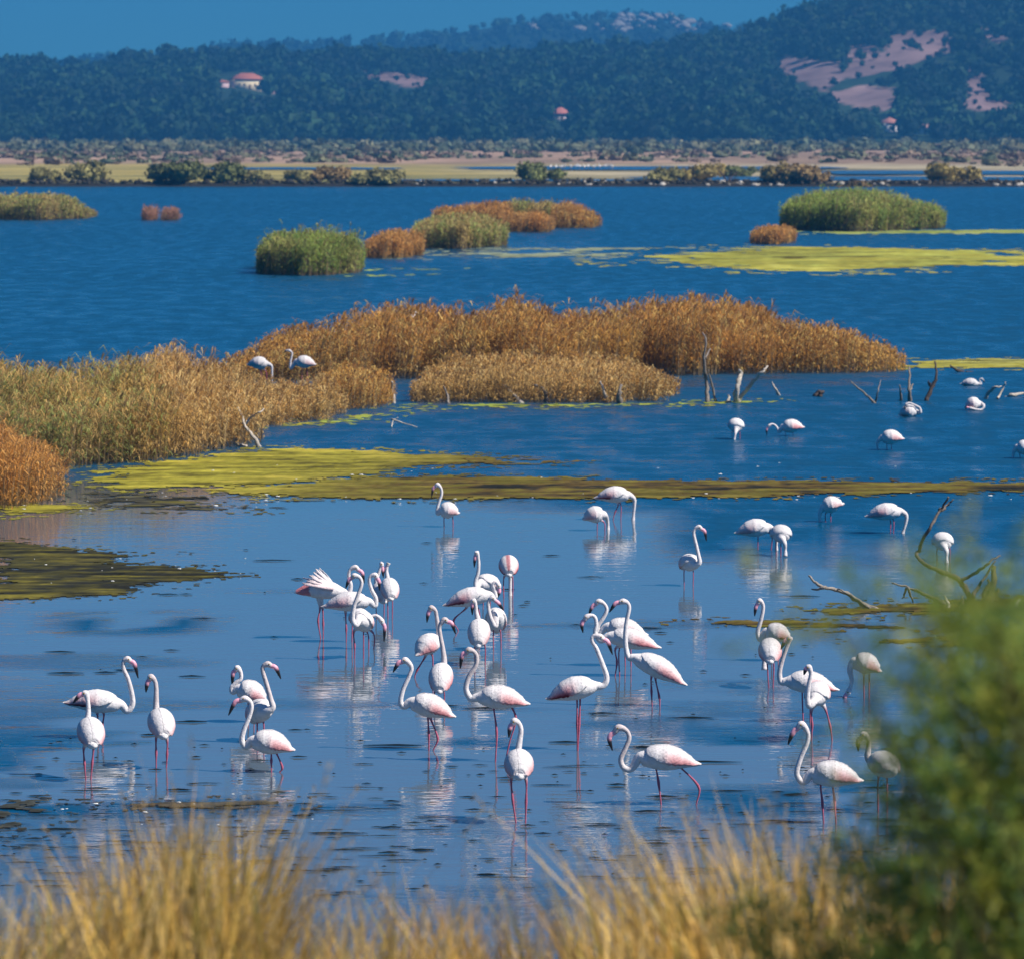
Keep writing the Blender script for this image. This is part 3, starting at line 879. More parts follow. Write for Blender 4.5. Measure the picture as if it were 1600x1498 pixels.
# ------------------------------------------------------------------ algae mats floating on the water
def poly_sd(P, x, y):
    """signed distance to a polygon, positive inside"""
    d = np.full(x.shape, 1e9)
    q = len(P)
    for i in range(q):
        a, b = np.array(P[i]), np.array(P[(i + 1) % q])
        e = b - a
        t = np.clip(((x - a[0]) * e[0] + (y - a[1]) * e[1]) / (e.dot(e) + 1e-9), 0, 1)
        d = np.minimum(d, np.hypot(x - a[0] - t * e[0], y - a[1] - t * e[1]))
    return np.where(in_poly(x, y, P), d, -d)
def algae(label, poly_px, colf, cell, amp, seed, z=0.012, holes=0.0, name="algae_mat"):
    W = [tuple(at(px, py)[:2]) for px, py in poly_px]
    A = np.array(W)
    lo, hi = A.min(0) - amp, A.max(0) + amp
    nx, ny = int((hi[0] - lo[0]) / cell[0]) + 2, int((hi[1] - lo[1]) / cell[1]) + 2
    X, Y = np.meshgrid(np.linspace(lo[0], hi[0], nx), np.linspace(lo[1], hi[1], ny))
    n1 = fbm(X * 0.55 / cell[0] * 0.09 + seed, Y * 0.8 / cell[1] * 0.09, 4)
    n2 = fbm(X / cell[0] * 0.22 + seed * 2, Y / cell[1] * 0.30, 3)
    sd = poly_sd(W, X, Y) + (n1 - 0.5) * 2.4 * amp
    n3 = fbm(X / cell[0] * 0.05 + seed * 3, Y / cell[1] * 0.45, 3)      # drift lines
    keep = (sd > 0) & ~((n2 < 0.34 + holes) & (sd < amp * (1.6 + 6 * holes))) & ~((n3 < 0.36 + holes) & (sd < amp * 1.3))
    hs = np.random.default_rng(int(seed * 10)).random(X.shape)
    keep &= hs < 0.12 + 1.1 * smooth(-0.1 * amp, 1.5 * amp, sd - amp * 1.1 * (0.62 - n2))
    keep |= (sd <= 0) & (sd > -1.6 * amp) & (hs < 0.30) & (n2 > 0.56)       # loose bits round the rim
    kc = keep[:-1, :-1] 
    Z = z * 0.4 + 0.03 * n2 * n3 * smooth(0, 2 * amp, sd)
    jr = np.random.default_rng(int(seed * 7))
    X = X + cell[0] * 0.9 * (jr.random(X.shape) - 0.5); Y = Y + cell[1] * 0.9 * (jr.random(X.shape) - 0.5)
    f = grid_faces(ny, nx)[kc.ravel()]
    if len(f) == 0: return
    PX, PY = to_px(X, Y)
    C = colf(PX, PY, 0.45 * n1 + 0.55 * n3, n2)
    C = C * (0.25 + 1.1 * n3 + 0.5 * np.random.default_rng(int(seed)).random(n3.shape))[..., None]
    used, inv = np.unique(f, return_inverse=True)
    V = np.stack([X, Y, Z], -1).reshape(-1, 3)[used]
    o = mesh(name, V, [inv.reshape(-1, 4)], M_MAT, None, C.reshape(-1, 3)[used], True)
    return tag(o, label, "algae", "algae mats on the lagoon", "stuff")
def mixc(*cs):
    """blend colours by noise"""
    cs = np.array(cs)
    def f(PX, PY, n1, n2):
        t = np.clip((0.6 * n1 + 0.4 * n2 - 0.35) / 0.30, 0, 0.999) * (len(cs) - 1)
        i = t.astype(int)
        w = (t - i)[..., None]
        return cs[i] * (1 - w) + cs[np.minimum(i + 1, len(cs) - 1)] * w
    return f
YG, OL, BR, DK, LG = (0.225, 0.20, 0.026), (0.105, 0.09, 0.016), (0.095, 0.062, 0.018), (0.022, 0.022, 0.016), (0.24, 0.30, 0.06)
def bigmat(PX, PY, n1, n2):
    bright = mixc(OL, YG, YG, (0.33, 0.27, 0.04))(PX, PY, n1, n2)
    olive = mixc(DK, BR, OL, (0.12, 0.095, 0.02))(PX, PY, n1, n2)
    t = (smooth(420, 760, PX + 90 * (PY - 735) / 25 + 300 * (n1 - 0.5)))[..., None]
    return bright * (1 - t) + olive * t
algae("bright yellow green algae mat spreading from the tall left reeds", [(100, 762), (110, 736), (230, 722), (345, 706), (420, 699), (560, 704), (720, 711), (800, 716), (760, 722), (660, 733), (580, 748), (430, 760), (300, 764), (180, 768)], bigmat, (0.09, 0.16), 0.5, 3.0)
algae("long olive algae strip crossing the picture behind the first flamingos", [(300, 766), (440, 757), (560, 745), (700, 742), (860, 746), (1060, 749), (1300, 751), (1560, 753), (1760, 755), (1760, 771), (1500, 772), (1250, 777), (1000, 781), (760, 783), (560, 781), (400, 776)], bigmat, (0.09, 0.16), 0.45, 4.0, z=0.03)
algae("thin broken olive algae streak above the long strip", [(600, 718), (720, 713), (850, 720), (900, 724), (800, 729), (690, 727)], mixc(DK, OL, BR), (0.09, 0.16), 0.5, 5.0, holes=0.12)
algae("small bright green algae patch under the lower left reed clump", [(-40, 812), (-40, 790), (100, 785), (150, 792), (160, 797), (80, 804)], mixc(OL, YG, YG), (0.08, 0.12), 0.35, 6.0)
algae("dark muddy algae mat beside the small bright patch", [(90, 778), (110, 766), (260, 770), (420, 778), (330, 784), (410, 797), (300, 801), (150, 797)], mixc(DK, DK, (0.06, 0.055, 0.035), OL), (0.08, 0.12), 0.5, 7.0, holes=0.10)
algae("wide dark olive algae mat pointing right from the left edge", [(-40, 842), (50, 848), (130, 858), (240, 865), (190, 878), (290, 884), (400, 900), (310, 908), (250, 917), (210, 928), (90, 936), (-40, 940)], mixc(DK, DK, (0.045, 0.042, 0.014), (0.06, 0.052, 0.016), OL), (0.07, 0.10), 0.3, 8.0, holes=0.0)
algae("thin green algae rim along the foot of the low straw reeds", [(420, 668), (530, 655), (640, 632), (800, 631), (980, 631), (1210, 625), (1215, 629), (1050, 633), (860, 636), (680, 637), (600, 645), (560, 660), (480, 664)], mixc(OL, LG, YG), (0.12, 0.22), 0.5, 9.0)
algae("broad yellow green algae field below the large green island", [(960, 402), (1060, 390), (1180, 383), (1400, 388), (1680, 392), (1680, 417), (1420, 421), (1250, 429), (1100, 420), (1010, 414)], mixc(OL, (0.30, 0.31, 0.06), YG, (0.36, 0.34, 0.07)), (0.35, 0.9), 2.2, 10.0, holes=0.06)
algae("dull grey green algae film left of the broad field", [(640, 402), (790, 388), (1000, 386), (1100, 388), (980, 402), (800, 405)], mixc((0.15, 0.19, 0.15), (0.20, 0.22, 0.13), (0.17, 0.2, 0.14)), (0.35, 0.9), 2.0, 11.0, holes=0.12)
algae("pale green algae line at the foot of the large green island", [(1210, 363), (1480, 360), (1680, 359), (1680, 366), (1480, 366), (1250, 367)], mixc(LG, (0.28, 0.30, 0.10)), (0.4, 1.2), 1.5, 12.0, holes=0.05)
algae("yellowish algae strip at right beyond the dead branches", [(1390, 575), (1420, 563), (1500, 560), (1680, 560), (1680, 577), (1500, 577)], mixc(OL, (0.30, 0.29, 0.08), YG), (0.15, 0.3), 0.7, 13.0, holes=0.05)
algae("faint green algae streak trailing from the round green island", [(555, 428), (600, 424), (690, 420), (700, 423), (640, 428), (570, 431)], mixc((0.12, 0.17, 0.09), LG), (0.3, 0.6), 1.2, 14.0, holes=0.14)
algae("brown green algae raft under the big fallen branch at right", [(1240, 955), (1340, 945), (1460, 936), (1680, 926), (1680, 968), (1500, 962), (1380, 962), (1280, 964)], mixc(DK, BR, OL, (0.13, 0.12, 0.03)), (0.06, 0.09), 0.25, 15.0, holes=0.05)
algae("narrow brown algae line behind the flamingo pair at right", [(1060, 971), (1180, 966), (1300, 970), (1420, 974), (1520, 984), (1400, 988), (1250, 982), (1120, 980)], mixc(DK, BR, OL), (0.06, 0.09), 0.25, 16.0, holes=0.10)
algae("patchy dark algae at right just above the tamarisk bush", [(1330, 998), (1440, 992), (1640, 988), (1640, 1012), (1480, 1010), (1370, 1006)], mixc(DK, BR, OL), (0.06, 0.09), 0.25, 17.0, holes=0.14)
algae("dark weed band behind the tall grass clump at lower left", [(150, 1262), (200, 1250), (300, 1246), (420, 1245), (500, 1248), (480, 1262), (380, 1268), (250, 1268)], mixc(DK, (0.05, 0.05, 0.045), (0.075, 0.06, 0.04)), (0.04, 0.05), 0.12, 18.0, holes=0.24)
algae("speckled dark weed at the left edge of the near water", [(-40, 1240), (60, 1240), (130, 1258), (80, 1275), (60, 1300), (-40, 1305)], mixc(DK, (0.05, 0.055, 0.05), DK), (0.04, 0.05), 0.16, 19.0, holes=0.24)

# small dark scraps of weed drifting on the water, pale foam flecks, and white flecks painted in as glints
def scraps():
    g = np.random.default_rng(61)
    mb = MB()
    for k in range(230):
        py = 800 + 560 * g.random() ** 0.8
        px = -40 + 1560 * g.random()
        if g.random() < 0.5: py = 1150 + 220 * g.random()
        c = at(px, py)
        n = 14
        a = np.linspace(0, 6.283, n, endpoint=False)
        rx = (0.015 + 0.14 * g.random() ** 2.6) * (1.0 if py > 950 else 1.3)
        ry = rx * (0.15 + 0.3 * g.random())
        r = 0.6 + 0.7 * g.random(n)
        v = np.stack([c[0] + np.cos(a) * rx * r, c[1] + np.sin(a) * ry * r, np.full(n, 0.010)], -1)
        mb.add(np.vstack([v, [[c[0], c[1], 0.022]]]), np.stack([np.arange(n), (np.arange(n) + 1) % n, np.full(n, n)], 1), np.array((0.006, 0.010, 0.011)) * (0.5 + g.random()))
    for k in range(300):                                   # long thin lines of weed nearer the bank
        py = 1190 + 210 * g.random()
        px = -40 + 1500 * g.random() ** 1.2
        c = at(px, py)
        n = 12
        a = np.linspace(0, 6.283, n, endpoint=False)
        rx, ry = 0.03 + 0.22 * g.random() ** 2, 0.008 + 0.022 * g.random()
        r = 0.6 + 0.7 * g.random(n)
        v = np.stack([c[0] + np.cos(a) * rx * r, c[1] + np.sin(a) * ry * r, np.full(n, 0.009)], -1)
        mb.add(np.vstack([v, [[c[0], c[1], 0.016]]]), np.stack([np.arange(n), (np.arange(n) + 1) % n, np.full(n, n)], 1), np.array((0.008, 0.012, 0.012)) * (0.5 + g.random()))
    for px, py, L in [(425, 876, 34), (95, 1019, 26), (100, 1052, 28), (165, 1051, 20), (465, 905, 12), (1100, 1191, 55), (690, 1103, 30), (760, 1107, 40), (300, 1057, 22), (1010, 982, 30), (1255, 932, 36), (940, 1115, 22), (885, 1160, 26), (620, 1165, 50), (300, 1128, 26), (1035, 1245, 24), (1080, 1122, 36)]:
        c = at(px, py); s = F / c[1]
        n = 16; a = np.linspace(0, 6.283, n, endpoint=False)
        r = 0.75 + 0.5 * g.random(n)
        v = np.stack([c[0] + np.cos(a) * L / s * r, c[1] + np.sin(a) * 0.045 * r, np.full(n, 0.010)], -1)
        mb.add(np.vstack([v, [[c[0], c[1], 0.024]]]), np.stack([np.arange(n), (np.arange(n) + 1) % n, np.full(n, n)], 1), (0.006, 0.010, 0.011))
    tag(mb.build("weed_scraps", M_MAT), "dark scraps of weed drifting on the calm near water", "weed", kind="stuff")
    mb = MB()
    spots = [(g.normal(800, 380), g.normal(780, 3)) for _ in range(26)] + [(g.random() * 420, 870 + 50 * g.random()) for _ in range(14)] + \
            [(60 + 520 * g.random(), 1235 + 60 * g.random()) for _ in range(12)] + [(g.random() * 1500, 725 + 30 * g.random()) for _ in range(16)] + [(g.random() * 420, 772 + 30 * g.random()) for _ in range(10)]  # flecks over the front weed stand in for glints of light
    for px, py in spots:
        c = at(px, py)
        v, f = ICO1
        s = 0.005 + 0.010 * g.random() ** 2
        if py < 800: s *= 1.5
        mb.add(v * [s * 2.0, s, s * 0.5] * (0.7 + 0.6 * g.random((len(v), 1))) + c + [0, 0, 0.035], f, (0.75, 0.75, 0.72))
    tag(mb.build("foam_glint_flecks", M_STONE), "tiny white feathers, foam flecks and painted water glints along the algae edges", "foam", kind="stuff")
scraps()

# ------------------------------------------------------------------ dead branches and stakes
def dead_wood(name, label, base_px, strands, r=0.03, col=(0.20, 0.17, 0.145), seed=0, cat="dead branch"):
    """strands: [[(px,py,dy) ...], ...] pixels of the photo at the base's distance, dy metres further away"""
    g = np.random.default_rng(seed + 900)
    o = at(*base_px)
    mb = MB()
    for si, st in enumerate(strands):
        P = [at_d(q[0], q[1], o[1] + (q[2] if len(q) > 2 else 0.15 * g.normal())) - o for q in st]
        P = catmull(P, 5)
        P += g.normal(0, r * 0.18, P.shape)
        k = 1.0 if si == 0 else 0.7
        rr = r * k * np.linspace(1.0, 0.35, len(P)) * (0.85 + 0.3 * g.random(len(P)))
        v, f = sweep(P, rr, rr, 8)
        tone = np.array(col) * (0.75 + 0.5 * g.random((len(v), 1)))
        mb.add(v, f, tone)
    return tag(mb.build(name, M_WOOD, None, True, o), label, cat, "dead wood standing in the lagoon")
GREY, PALE, DARKW = (0.20, 0.17, 0.145), (0.42, 0.37, 0.31), (0.07, 0.055, 0.05)
dead_wood("dead_branch", "forked dead branch leaning at the right end of the left reeds", (402, 698), [[(406, 700), (394, 680), (382, 664), (378, 650), (371, 636)], [(383, 664), (392, 652), (404, 646), (412, 640)]], 0.045, PALE, 1)
dead_wood("dead_log", "short pale log lying by the forked dead branch", (362, 698), [[(385, 698), (370, 694), (352, 688)]], 0.045, PALE, 2, "log")
dead_wood("dead_stake", "pale stake in the water gap between the reed clumps", (614, 630), [[(616, 632), (613, 612), (613, 596)]], 0.05, PALE, 3)
dead_wood("dead_stake", "bent stake second from left before the straw reeds", (700, 630), [[(701, 632), (698, 615), (693, 603)]], 0.04, GREY, 4)
dead_wood("dead_stake", "stake slanting down to the right before the straw reeds", (813, 629), [[(816, 632), (802, 616), (788, 602)]], 0.055, PALE, 5)
dead_wood("dead_stake", "hooked stake in the middle of the straw reed front", (852, 629), [[(853, 632), (852, 614), (840, 603), (836, 603)]], 0.055, GREY, 6)
dead_wood("dead_stake", "thin stake left of the thick dark post", (946, 629), [[(949, 631), (944, 612), (938, 596)]], 0.05, PALE, 7)
dead_wood("dead_post", "thick dark post at the right of the straw reed front", (969, 631), [[(969, 634), (967, 616), (970, 600)]], 0.085, GREY, 8, "post")
dead_wood("dead_snag", "tall bare snag with twin trunks before the right reed lobe", (1110, 629), [[(1106, 632), (1104, 600), (1100, 565), (1103, 532), (1098, 520)], [(1120, 632), (1112, 600), (1106, 578)], [(1102, 560), (1110, 545)]], 0.05, GREY, 9, "snag")
dead_wood("dead_snag", "pale forked snag shaped like a tick beside the twin snag", (1152, 629), [[(1150, 632), (1152, 605), (1158, 586), (1155, 578)], [(1152, 630), (1168, 606), (1190, 582), (1200, 572)], [(1138, 632), (1138, 618)]], 0.085, PALE, 10, "snag")
dead_wood("dead_stake", "small tilted pale stake right of the tick shaped snag", (1216, 618), [[(1218, 620), (1212, 608), (1206, 597)]], 0.04, PALE, 11)
dead_wood("dead_stump", "small black stump alone in the blue water", (1280, 620), [[(1276, 621), (1280, 614), (1285, 613)], [(1281, 622), (1282, 612)]], 0.11, DARKW, 12, "stump")
dead_wood("dead_branch", "thin V shaped branch standing in open water", (1367, 629), [[(1368, 631), (1350, 614), (1328, 596)], [(1368, 630), (1372, 612), (1376, 594)]], 0.035, GREY, 13)
dead_wood("dead_branch", "upright dark branch right behind the curled resting flamingo", (1421, 627), [[(1422, 632), (1421, 608), (1420, 574)], [(1408, 628), (1406, 602)], [(1421, 612), (1426, 600)]], 0.055, GREY, 14)
dead_wood("dead_branch", "dark kinked branch right of the upright dark branch", (1452, 626), [[(1446, 629), (1456, 606), (1463, 590), (1461, 566)], [(1456, 606), (1450, 596)]], 0.06, DARKW, 15)
dead_wood("dead_branch", "short dark branch at the algae edge above the swimming bird", (1496, 581), [[(1508, 583), (1494, 578), (1484, 571)], [(1510, 582), (1520, 581)]], 0.05, DARKW, 16)
dead_wood("dead_branch", "pale curved branch rising behind the rightmost resting flamingo", (1541, 624), [[(1538, 626), (1546, 612), (1556, 605), (1564, 604)], [(1558, 624), (1566, 610), (1571, 597)]], 0.05, PALE, 17)
dead_wood("dead_branch", "arched pale branch cut by the right picture edge", (1585, 620), [[(1570, 624), (1582, 618), (1600, 616), (1640, 622)]], 0.06, PALE, 18)
dead_wood("dead_twig", "forked twig in the water below the yellow tinged reeds", (632, 668), [[(612, 655), (630, 661), (652, 668)], [(612, 668), (614, 658), (622, 652)]], 0.022, PALE, 19)
dead_wood("fallen_branch", "long elbow shaped dead branch rising from the right algae raft", (1512, 940), [[(1520, 944), (1508, 920), (1496, 904), (1468, 892), (1434, 872), (1437, 855), (1452, 826), (1470, 796), (1482, 777)], [(1470, 797), (1478, 792), (1488, 780)], [(1500, 908), (1520, 896), (1545, 880), (1562, 866)], [(1520, 932), (1536, 905), (1556, 874)]], 0.042, (0.12, 0.10, 0.09), 20)
dead_wood("fallen_branch", "pale dead branch sloping into the water below the feeding flamingos", (1335, 952), [[(1372, 954), (1340, 938), (1312, 922), (1290, 918), (1272, 908), (1264, 897)], [(1360, 950), (1330, 930), (1310, 920)], [(1290, 918), (1268, 920)]], 0.036, (0.27, 0.235, 0.20), 21)
dead_wood("fallen_branch", "thin dead branch with drooping twigs left of the elbow branch", (1440, 945), [[(1486, 948), (1450, 930), (1420, 918), (1394, 910)], [(1418, 917), (1424, 932), (1428, 944)], [(1418, 917), (1410, 935)], [(1462, 936), (1466, 948)]], 0.03, GREY, 22)
dead_wood("dead_stake", "stout greenish stake rising from the right algae raft", (1548, 942), [[(1546, 946), (1550, 915), (1554, 884)], [(1552, 940), (1560, 918)], [(1536, 944), (1546, 905)]], 0.07, (0.15, 0.13, 0.06), 23)
for i, (px, py, qx, qy, lab) in enumerate([(1482, 948, 1476, 930, "short pale peg leftmost on the right algae raft"), (1502, 950, 1504, 932, "short pale peg below the elbow branch"), (1585, 950, 1592, 936, "short pale peg rightmost on the algae raft")]):
    dead_wood("peg", lab, (px, py), [[(px, py + 3), ((px + qx) / 2, (py + qy) / 2), (qx, qy)]], 0.035, (0.5, 0.46, 0.36), 30 + i, "peg")

# ------------------------------------------------------------------ flamingos
WHITE = np.array((0.70, 0.665, 0.66))
PINK = np.array((0.80, 0.40, 0.40))
RED = np.array((0.42, 0.035, 0.06))
LEGC = np.array((0.40, 0.10, 0.155))
BILLC = np.array((0.86, 0.36, 0.45))
BLACK = np.array((0.015, 0.013, 0.014))
GREYF = np.array((0.42, 0.40, 0.40))
EYE = None
def eye_mesh():
    global EYE
    if EYE is None:
        v, f = ICO1
        tmp = mesh("eye", v * 0.0085, [f], M_BILL, None, (0.25, 0.16, 0.02), True)
        EYE = tmp.data
        bpy.data.objects.remove(tmp)
    return EYE

def flamingo(label, root, T, C, neck, head=None, bill=None, legs=(), pink=0.4, dark=0.3, k=1.0, wing="fold", grey=0.0, seed=0, arch=0.03, name="flamingo", cat="flamingo", legcol=None, fat=1.0):
    """root: where it stands in the water; T tail tip, C chest, neck, head, bill and legs in photo pixels at that distance (third value: metres away from the viewer)"""
    g = np.random.default_rng(700 + seed)
    pink, dark = min(1.0, 0.16 + 1.2 * pink), max(0.30, dark)
    if root[1] < 720 and fat == 1.0: fat = 1.3
    elif root[1] < 880 and fat == 1.0: fat = 1.12
    o = at(*root)
    def W(q, d0=0.0):
        return at_d(q[0], q[1], o[1] + (q[2] if len(q) > 2 else d0)) - o
    dC = C[2] if len(C) > 2 else 0.0
    t_, c_ = W(T), W(C, dC)
    ax = c_ - t_
    side = np.cross(ax / np.linalg.norm(ax), (0, 0, 1.0))
    side /= np.linalg.norm(side)
    up = np.cross(side, ax / np.linalg.norm(ax))
    fr = np.array([0, .10, .22, .38, .56, .74, .88, 1.0])
    rv = np.array([.008, .028, .061, .100, .121, .113, .086, .048]) * k * fat
    lift = np.array([0, .01, .5, .9, 1.0, .75, .3, 0]) * arch * k
    ctrl = [t_ + ax * f + up * l for f, l in zip(fr, lift)]
    back = abs(ax[1]) > 0.38
    if back: rv[1:4] *= (1.5, 1.32, 1.12); ctrl[0] = ctrl[0] + np.array((0, 0.03, 0.05)); ctrl[1] = ctrl[1] + np.array((0, 0, 0.02))
    rad = list(rv)
    npt = [W(q, dC) for q in neck]
    m = len(npt)
    for i, q in enumerate(npt):
        ctrl.append(q)
        rad.append(k * np.interp(i / max(m - 1, 1), [0, 0.25, 0.6, 1], [.034, .028, .0235, .0215]))
    ntrunk = len(fr)
    if head is not None:
        h = W(head, (neck[-1][2] if len(neck[-1]) > 2 else dC) if neck else dC)
        ctrl.append(h); rad.append(.035 * k)
        if bill:
            b0 = W(bill[0], o[1] * 0 + (head[2] if len(head) > 2 else dC))
            ctrl.append(h * 0.55 + b0 * 0.45); rad.append(.027 * k)
    ctrl = np.array(ctrl)
    n = 6
    S = catmull(ctrl, n)
    tt = np.linspace(0, len(ctrl) - 1, len(S))
    Rr = np.interp(tt, np.arange(len(ctrl)), rad)
    # soften the radius profile
    Rr[1:-1] = 0.25 * Rr[:-2] + 0.5 * Rr[1:-1] + 0.25 * Rr[2:]
    lk = 1.0 if back else 1.12
    lat = np.where(tt < ntrunk - 1, lk, 1.0)
    mb = MB()
    v, f = sweep(S, Rr * lat, Rr, 14, side)
    colr = np.repeat(WHITE[None], len(S), 0)
    frn = tt / (len(ctrl) - 1)
    colr = colr * (1 - 0.10 * pink * smooth(0.55, 1, frn)[:, None]) + PINK * (0.10 * pink * smooth(0.55, 1, frn)[:, None])
    ng = (0.75 if seed in (3, 5, 18, 19, 21, 27, 30, 34) else 0.40 * g.random() ** 1.5) * smooth(0.5, 0.7, frn)[:, None]
    colr = colr * (1 - ng) + np.array((0.50, 0.42, 0.41)) * ng
    if grey: colr = colr * (1 - grey) + GREYF * grey
    vc = np.vstack([np.repeat(colr, 14, 0), colr[:1], colr[-1:]])
    vc = vc * (0.96 + 0.08 * g.random((len(vc), 1)))
    mb.add(v, f, vc)
    lc = LEGC if legcol is None else np.array(legcol)
    for li, L in enumerate(legs):
        lp = [W(q) for q in L]
        top = lp[0]
        lp = [top + (t_ + ax * 0.5 - top) * 0.7] + lp
        last = lp[-1].copy(); last[2] = min(last[2], 0) - 0.12
        lp.append(last)
        lp = np.array(lp)
        P = catmull(lp, 5)
        q = np.linspace(0, 1, len(P))
        kn = 0.0
        rr = k * np.interp(q, [0, .18, .33, 1], [.046, .021, .0080, .0068])
        if len(L) > 2:                                # knee joint
            j = np.argmin(np.linalg.norm(P - lp[2], axis=1))
            rr = rr + k * 0.0065 * np.exp(-((np.arange(len(P)) - j) / 1.3) ** 2)
        v, f = sweep(P, rr, rr, 8)
        w = smooth(0.14, 0.30, q)[:, None]
        cr = WHITE * (1 - w) + lc * w
        mb.add(v, f, np.vstack([np.repeat(cr, 8, 0), cr[:1], cr[-1:]]))
    root_o = empty(name, o)
    tag(root_o, label, cat, "flamingos wading in the lagoon" if name == "flamingo" else None)
    mb.build("body", M_FEATHER, root_o, True)
    # wings
    tr_end = (ntrunk - 1) * n
    def trunk(fq):
        i = np.clip(fq, 0, 1) * tr_end
        # fr is not uniform: map fraction to control index
        ci = np.interp(fq, fr, np.arange(ntrunk)) * n
        a = int(min(math.floor(ci), len(S) - 2)); w = ci - a
        p = S[a] * (1 - w) + S[a + 1] * w
        r = Rr[a] * (1 - w) + Rr[a + 1] * w
        tn = S[min(a + 1, len(S) - 1)] - S[max(a - 1, 0)]
        tn /= np.linalg.norm(tn)
        s = side - tn * side.dot(tn); s /= np.linalg.norm(s)
        return p, r, s, np.cross(s, tn)
    if wing == "fold":
        for sg in (1, -1):
            nu, nv = 40, 13
            V, Cc = np.zeros((nu, nv, 3)), np.zeros((nu, nv, 3))
            for i in range(nu):
                u = i / (nu - 1)
                fq = 0.90 - (0.84 if back else 0.93) * u
                p, r, s, uu = trunk(max(fq, 0.0))
                if fq < 0: p = p + (t_ - trunk(0.06)[0]) * (-fq / 0.06) * 0.7
                top = R((-9 if sg > 0 else 3) + 5 * u)
                low = R(np.interp(u, [0, .08, .25, .6, .85, 1], [40, 74, 104, 112, 104, 70]) + 6 * ((u * 9) % 1.0))
                off = k * np.interp(u, [0, .1, .5, .85, 1], [.002, .012, .016, .014, .006]) * (1.25 if sg > 0 else 1.0)
                for j in range(nv):
                    w = j / (nv - 1)
                    a = top + (low - top) * w
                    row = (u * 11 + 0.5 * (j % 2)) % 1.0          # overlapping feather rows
                    rr2 = r + off * (0.6 + 0.6 * w) + k * .0055 * 1.4 * (row - 0.5) * smooth(0.05, 0.3, u)
                    V[i, j] = p + s * sg * math.sin(a) * rr2 * lk + uu * math.cos(a) * rr2
                    c = WHITE.copy()
                    blush = min(1, 1.35 * pink) * smooth(.30, .85, w) * smooth(.22, .5, u) * smooth(1.02, .80, u)
                    c = c * (1 - blush) + PINK * blush
                    dk = dark * smooth(.62, .95, w) * smooth(.38, .55, u) * smooth(.97, .80, u)
                    c = c * (1 - dk) + RED * dk
                    if dark > .5 and w > .9 and .5 < u < .95: c = BLACK * .6 + RED * .4
                    if back and dark > .8 and w < .16 and u > .15: c = RED * .7 + c * .3
                    if grey: c = c * (1 - grey) + GREYF * grey
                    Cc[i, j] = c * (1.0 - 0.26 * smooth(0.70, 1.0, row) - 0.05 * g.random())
            # rim going back into the body gives the wing its thickness
            rim = V[:, -1] - (V[:, -1] - np.array([trunk(max(0.90 - (0.84 if back else 0.93) * i / (nu - 1), 0))[0] for i in range(nu)])) * 0.22
            V2 = np.concatenate([V, rim[:, None]], 1)
            C2 = np.concatenate([Cc, Cc[:, -1:] * 0.9], 1)
            fc = grid_faces(nu, nv + 1)
            if sg < 0: fc = fc[:, ::-1]
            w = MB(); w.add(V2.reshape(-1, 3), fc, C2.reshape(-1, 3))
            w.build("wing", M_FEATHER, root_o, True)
    elif wing == "raised":
        for sg in (1, -1):
            w = MB()
            sh, r, s, uu = trunk(0.80)
            sh = sh + s * sg * r * 0.7 + uu * r * 0.3
            for q in range(13):
                t = q / 12
                ang = R(122 + 46 * t + 2 * g.normal())    # fan from steep up to lying along the back
                L = k * np.interp(t, [0, .2, .6, 1], [.24, .33, .34, .42]) * (0.9 + 0.2 * g.random())
                d = ax / np.linalg.norm(ax) * math.cos(ang) + up * math.sin(ang) + side * sg * 0.22
                d /= np.linalg.norm(d)
                wv = np.cross(d, side * sg + 0.2 * up); wv /= np.linalg.norm(wv)
                off = side * sg * (0.004 * q)
                root_w, mid_w = 0.030 * k, 0.021 * k
                P0, P1, P2 = sh + off, sh + d * L * 0.6 + off, sh + d * L + off
                V = [P0 - wv * root_w, P0 + wv * root_w, P1 + wv * mid_w, P1 - wv * mid_w, P2 + wv * .006 * k, P2 - wv * .006 * k]
                V = V + [x + side * sg * 0.008 for x in V]
                cc = WHITE * (1 - 0.35 * pink * t) + PINK * 0.35 * pink * t
                fq = np.array([(0, 1, 2, 3), (3, 2, 4, 5), (6, 9, 8, 7), (9, 11, 10, 8), (0, 3, 9, 6), (3, 5, 11, 9), (1, 7, 8, 2), (2, 8, 10, 4), (5, 4, 10, 11)])
                w.add(V, fq, cc)
            w.build("wing", M_FEATHER, root_o)
            # pink rump feathers
            z = MB()
            p0, r0, s0, u0 = trunk(0.34)
            p1, r1, s1, u1 = trunk(0.02)
            for q in range(6):
                a = R(30 + 17 * q)
                e = s0 * sg * math.sin(a) + u0 * math.cos(a)
                b = p0 + e * (r0 * 1.06)
                tp = p1 + e * (r1 * 1.5 + 0.012)
                wv = np.cross(e, ax); wv = wv / np.linalg.norm(wv) * 0.022 * k
                z.add([b - wv, b + wv, (b + tp) / 2 + wv + e * .006, tp, (b + tp) / 2 - wv + e * .006], [np.array([(0, 1, 2, 4)]), np.array([(4, 2, 3)])], RED * .5 + PINK * .5)
            z.build("rump_feathers", M_FEATHER, root_o)
    # bill and eyes
    if head is not None and bill:
        hd = head[2] if len(head) > 2 else dC
        b = [W(q, hd) for q in bill]
        base = h * 0.62 + b[0] * 0.38
        P = catmull([base] + b, 6)
        q = np.linspace(0, 1, len(P))
        rr = k * np.interp(q, [0, .25, .55, .8, 1], [.025, .0265, .025, .017, .005])
        vdir = b[-1] - h
        sdv = np.cross(vdir, (0, 0, 1.0)); 
        sdv = sdv / np.linalg.norm(sdv) if np.linalg.norm(sdv) > 1e-3 else side
        v, f = sweep(P, rr * 0.8, rr, 10, sdv)
        w = smooth(.52, .64, q)[:, None]
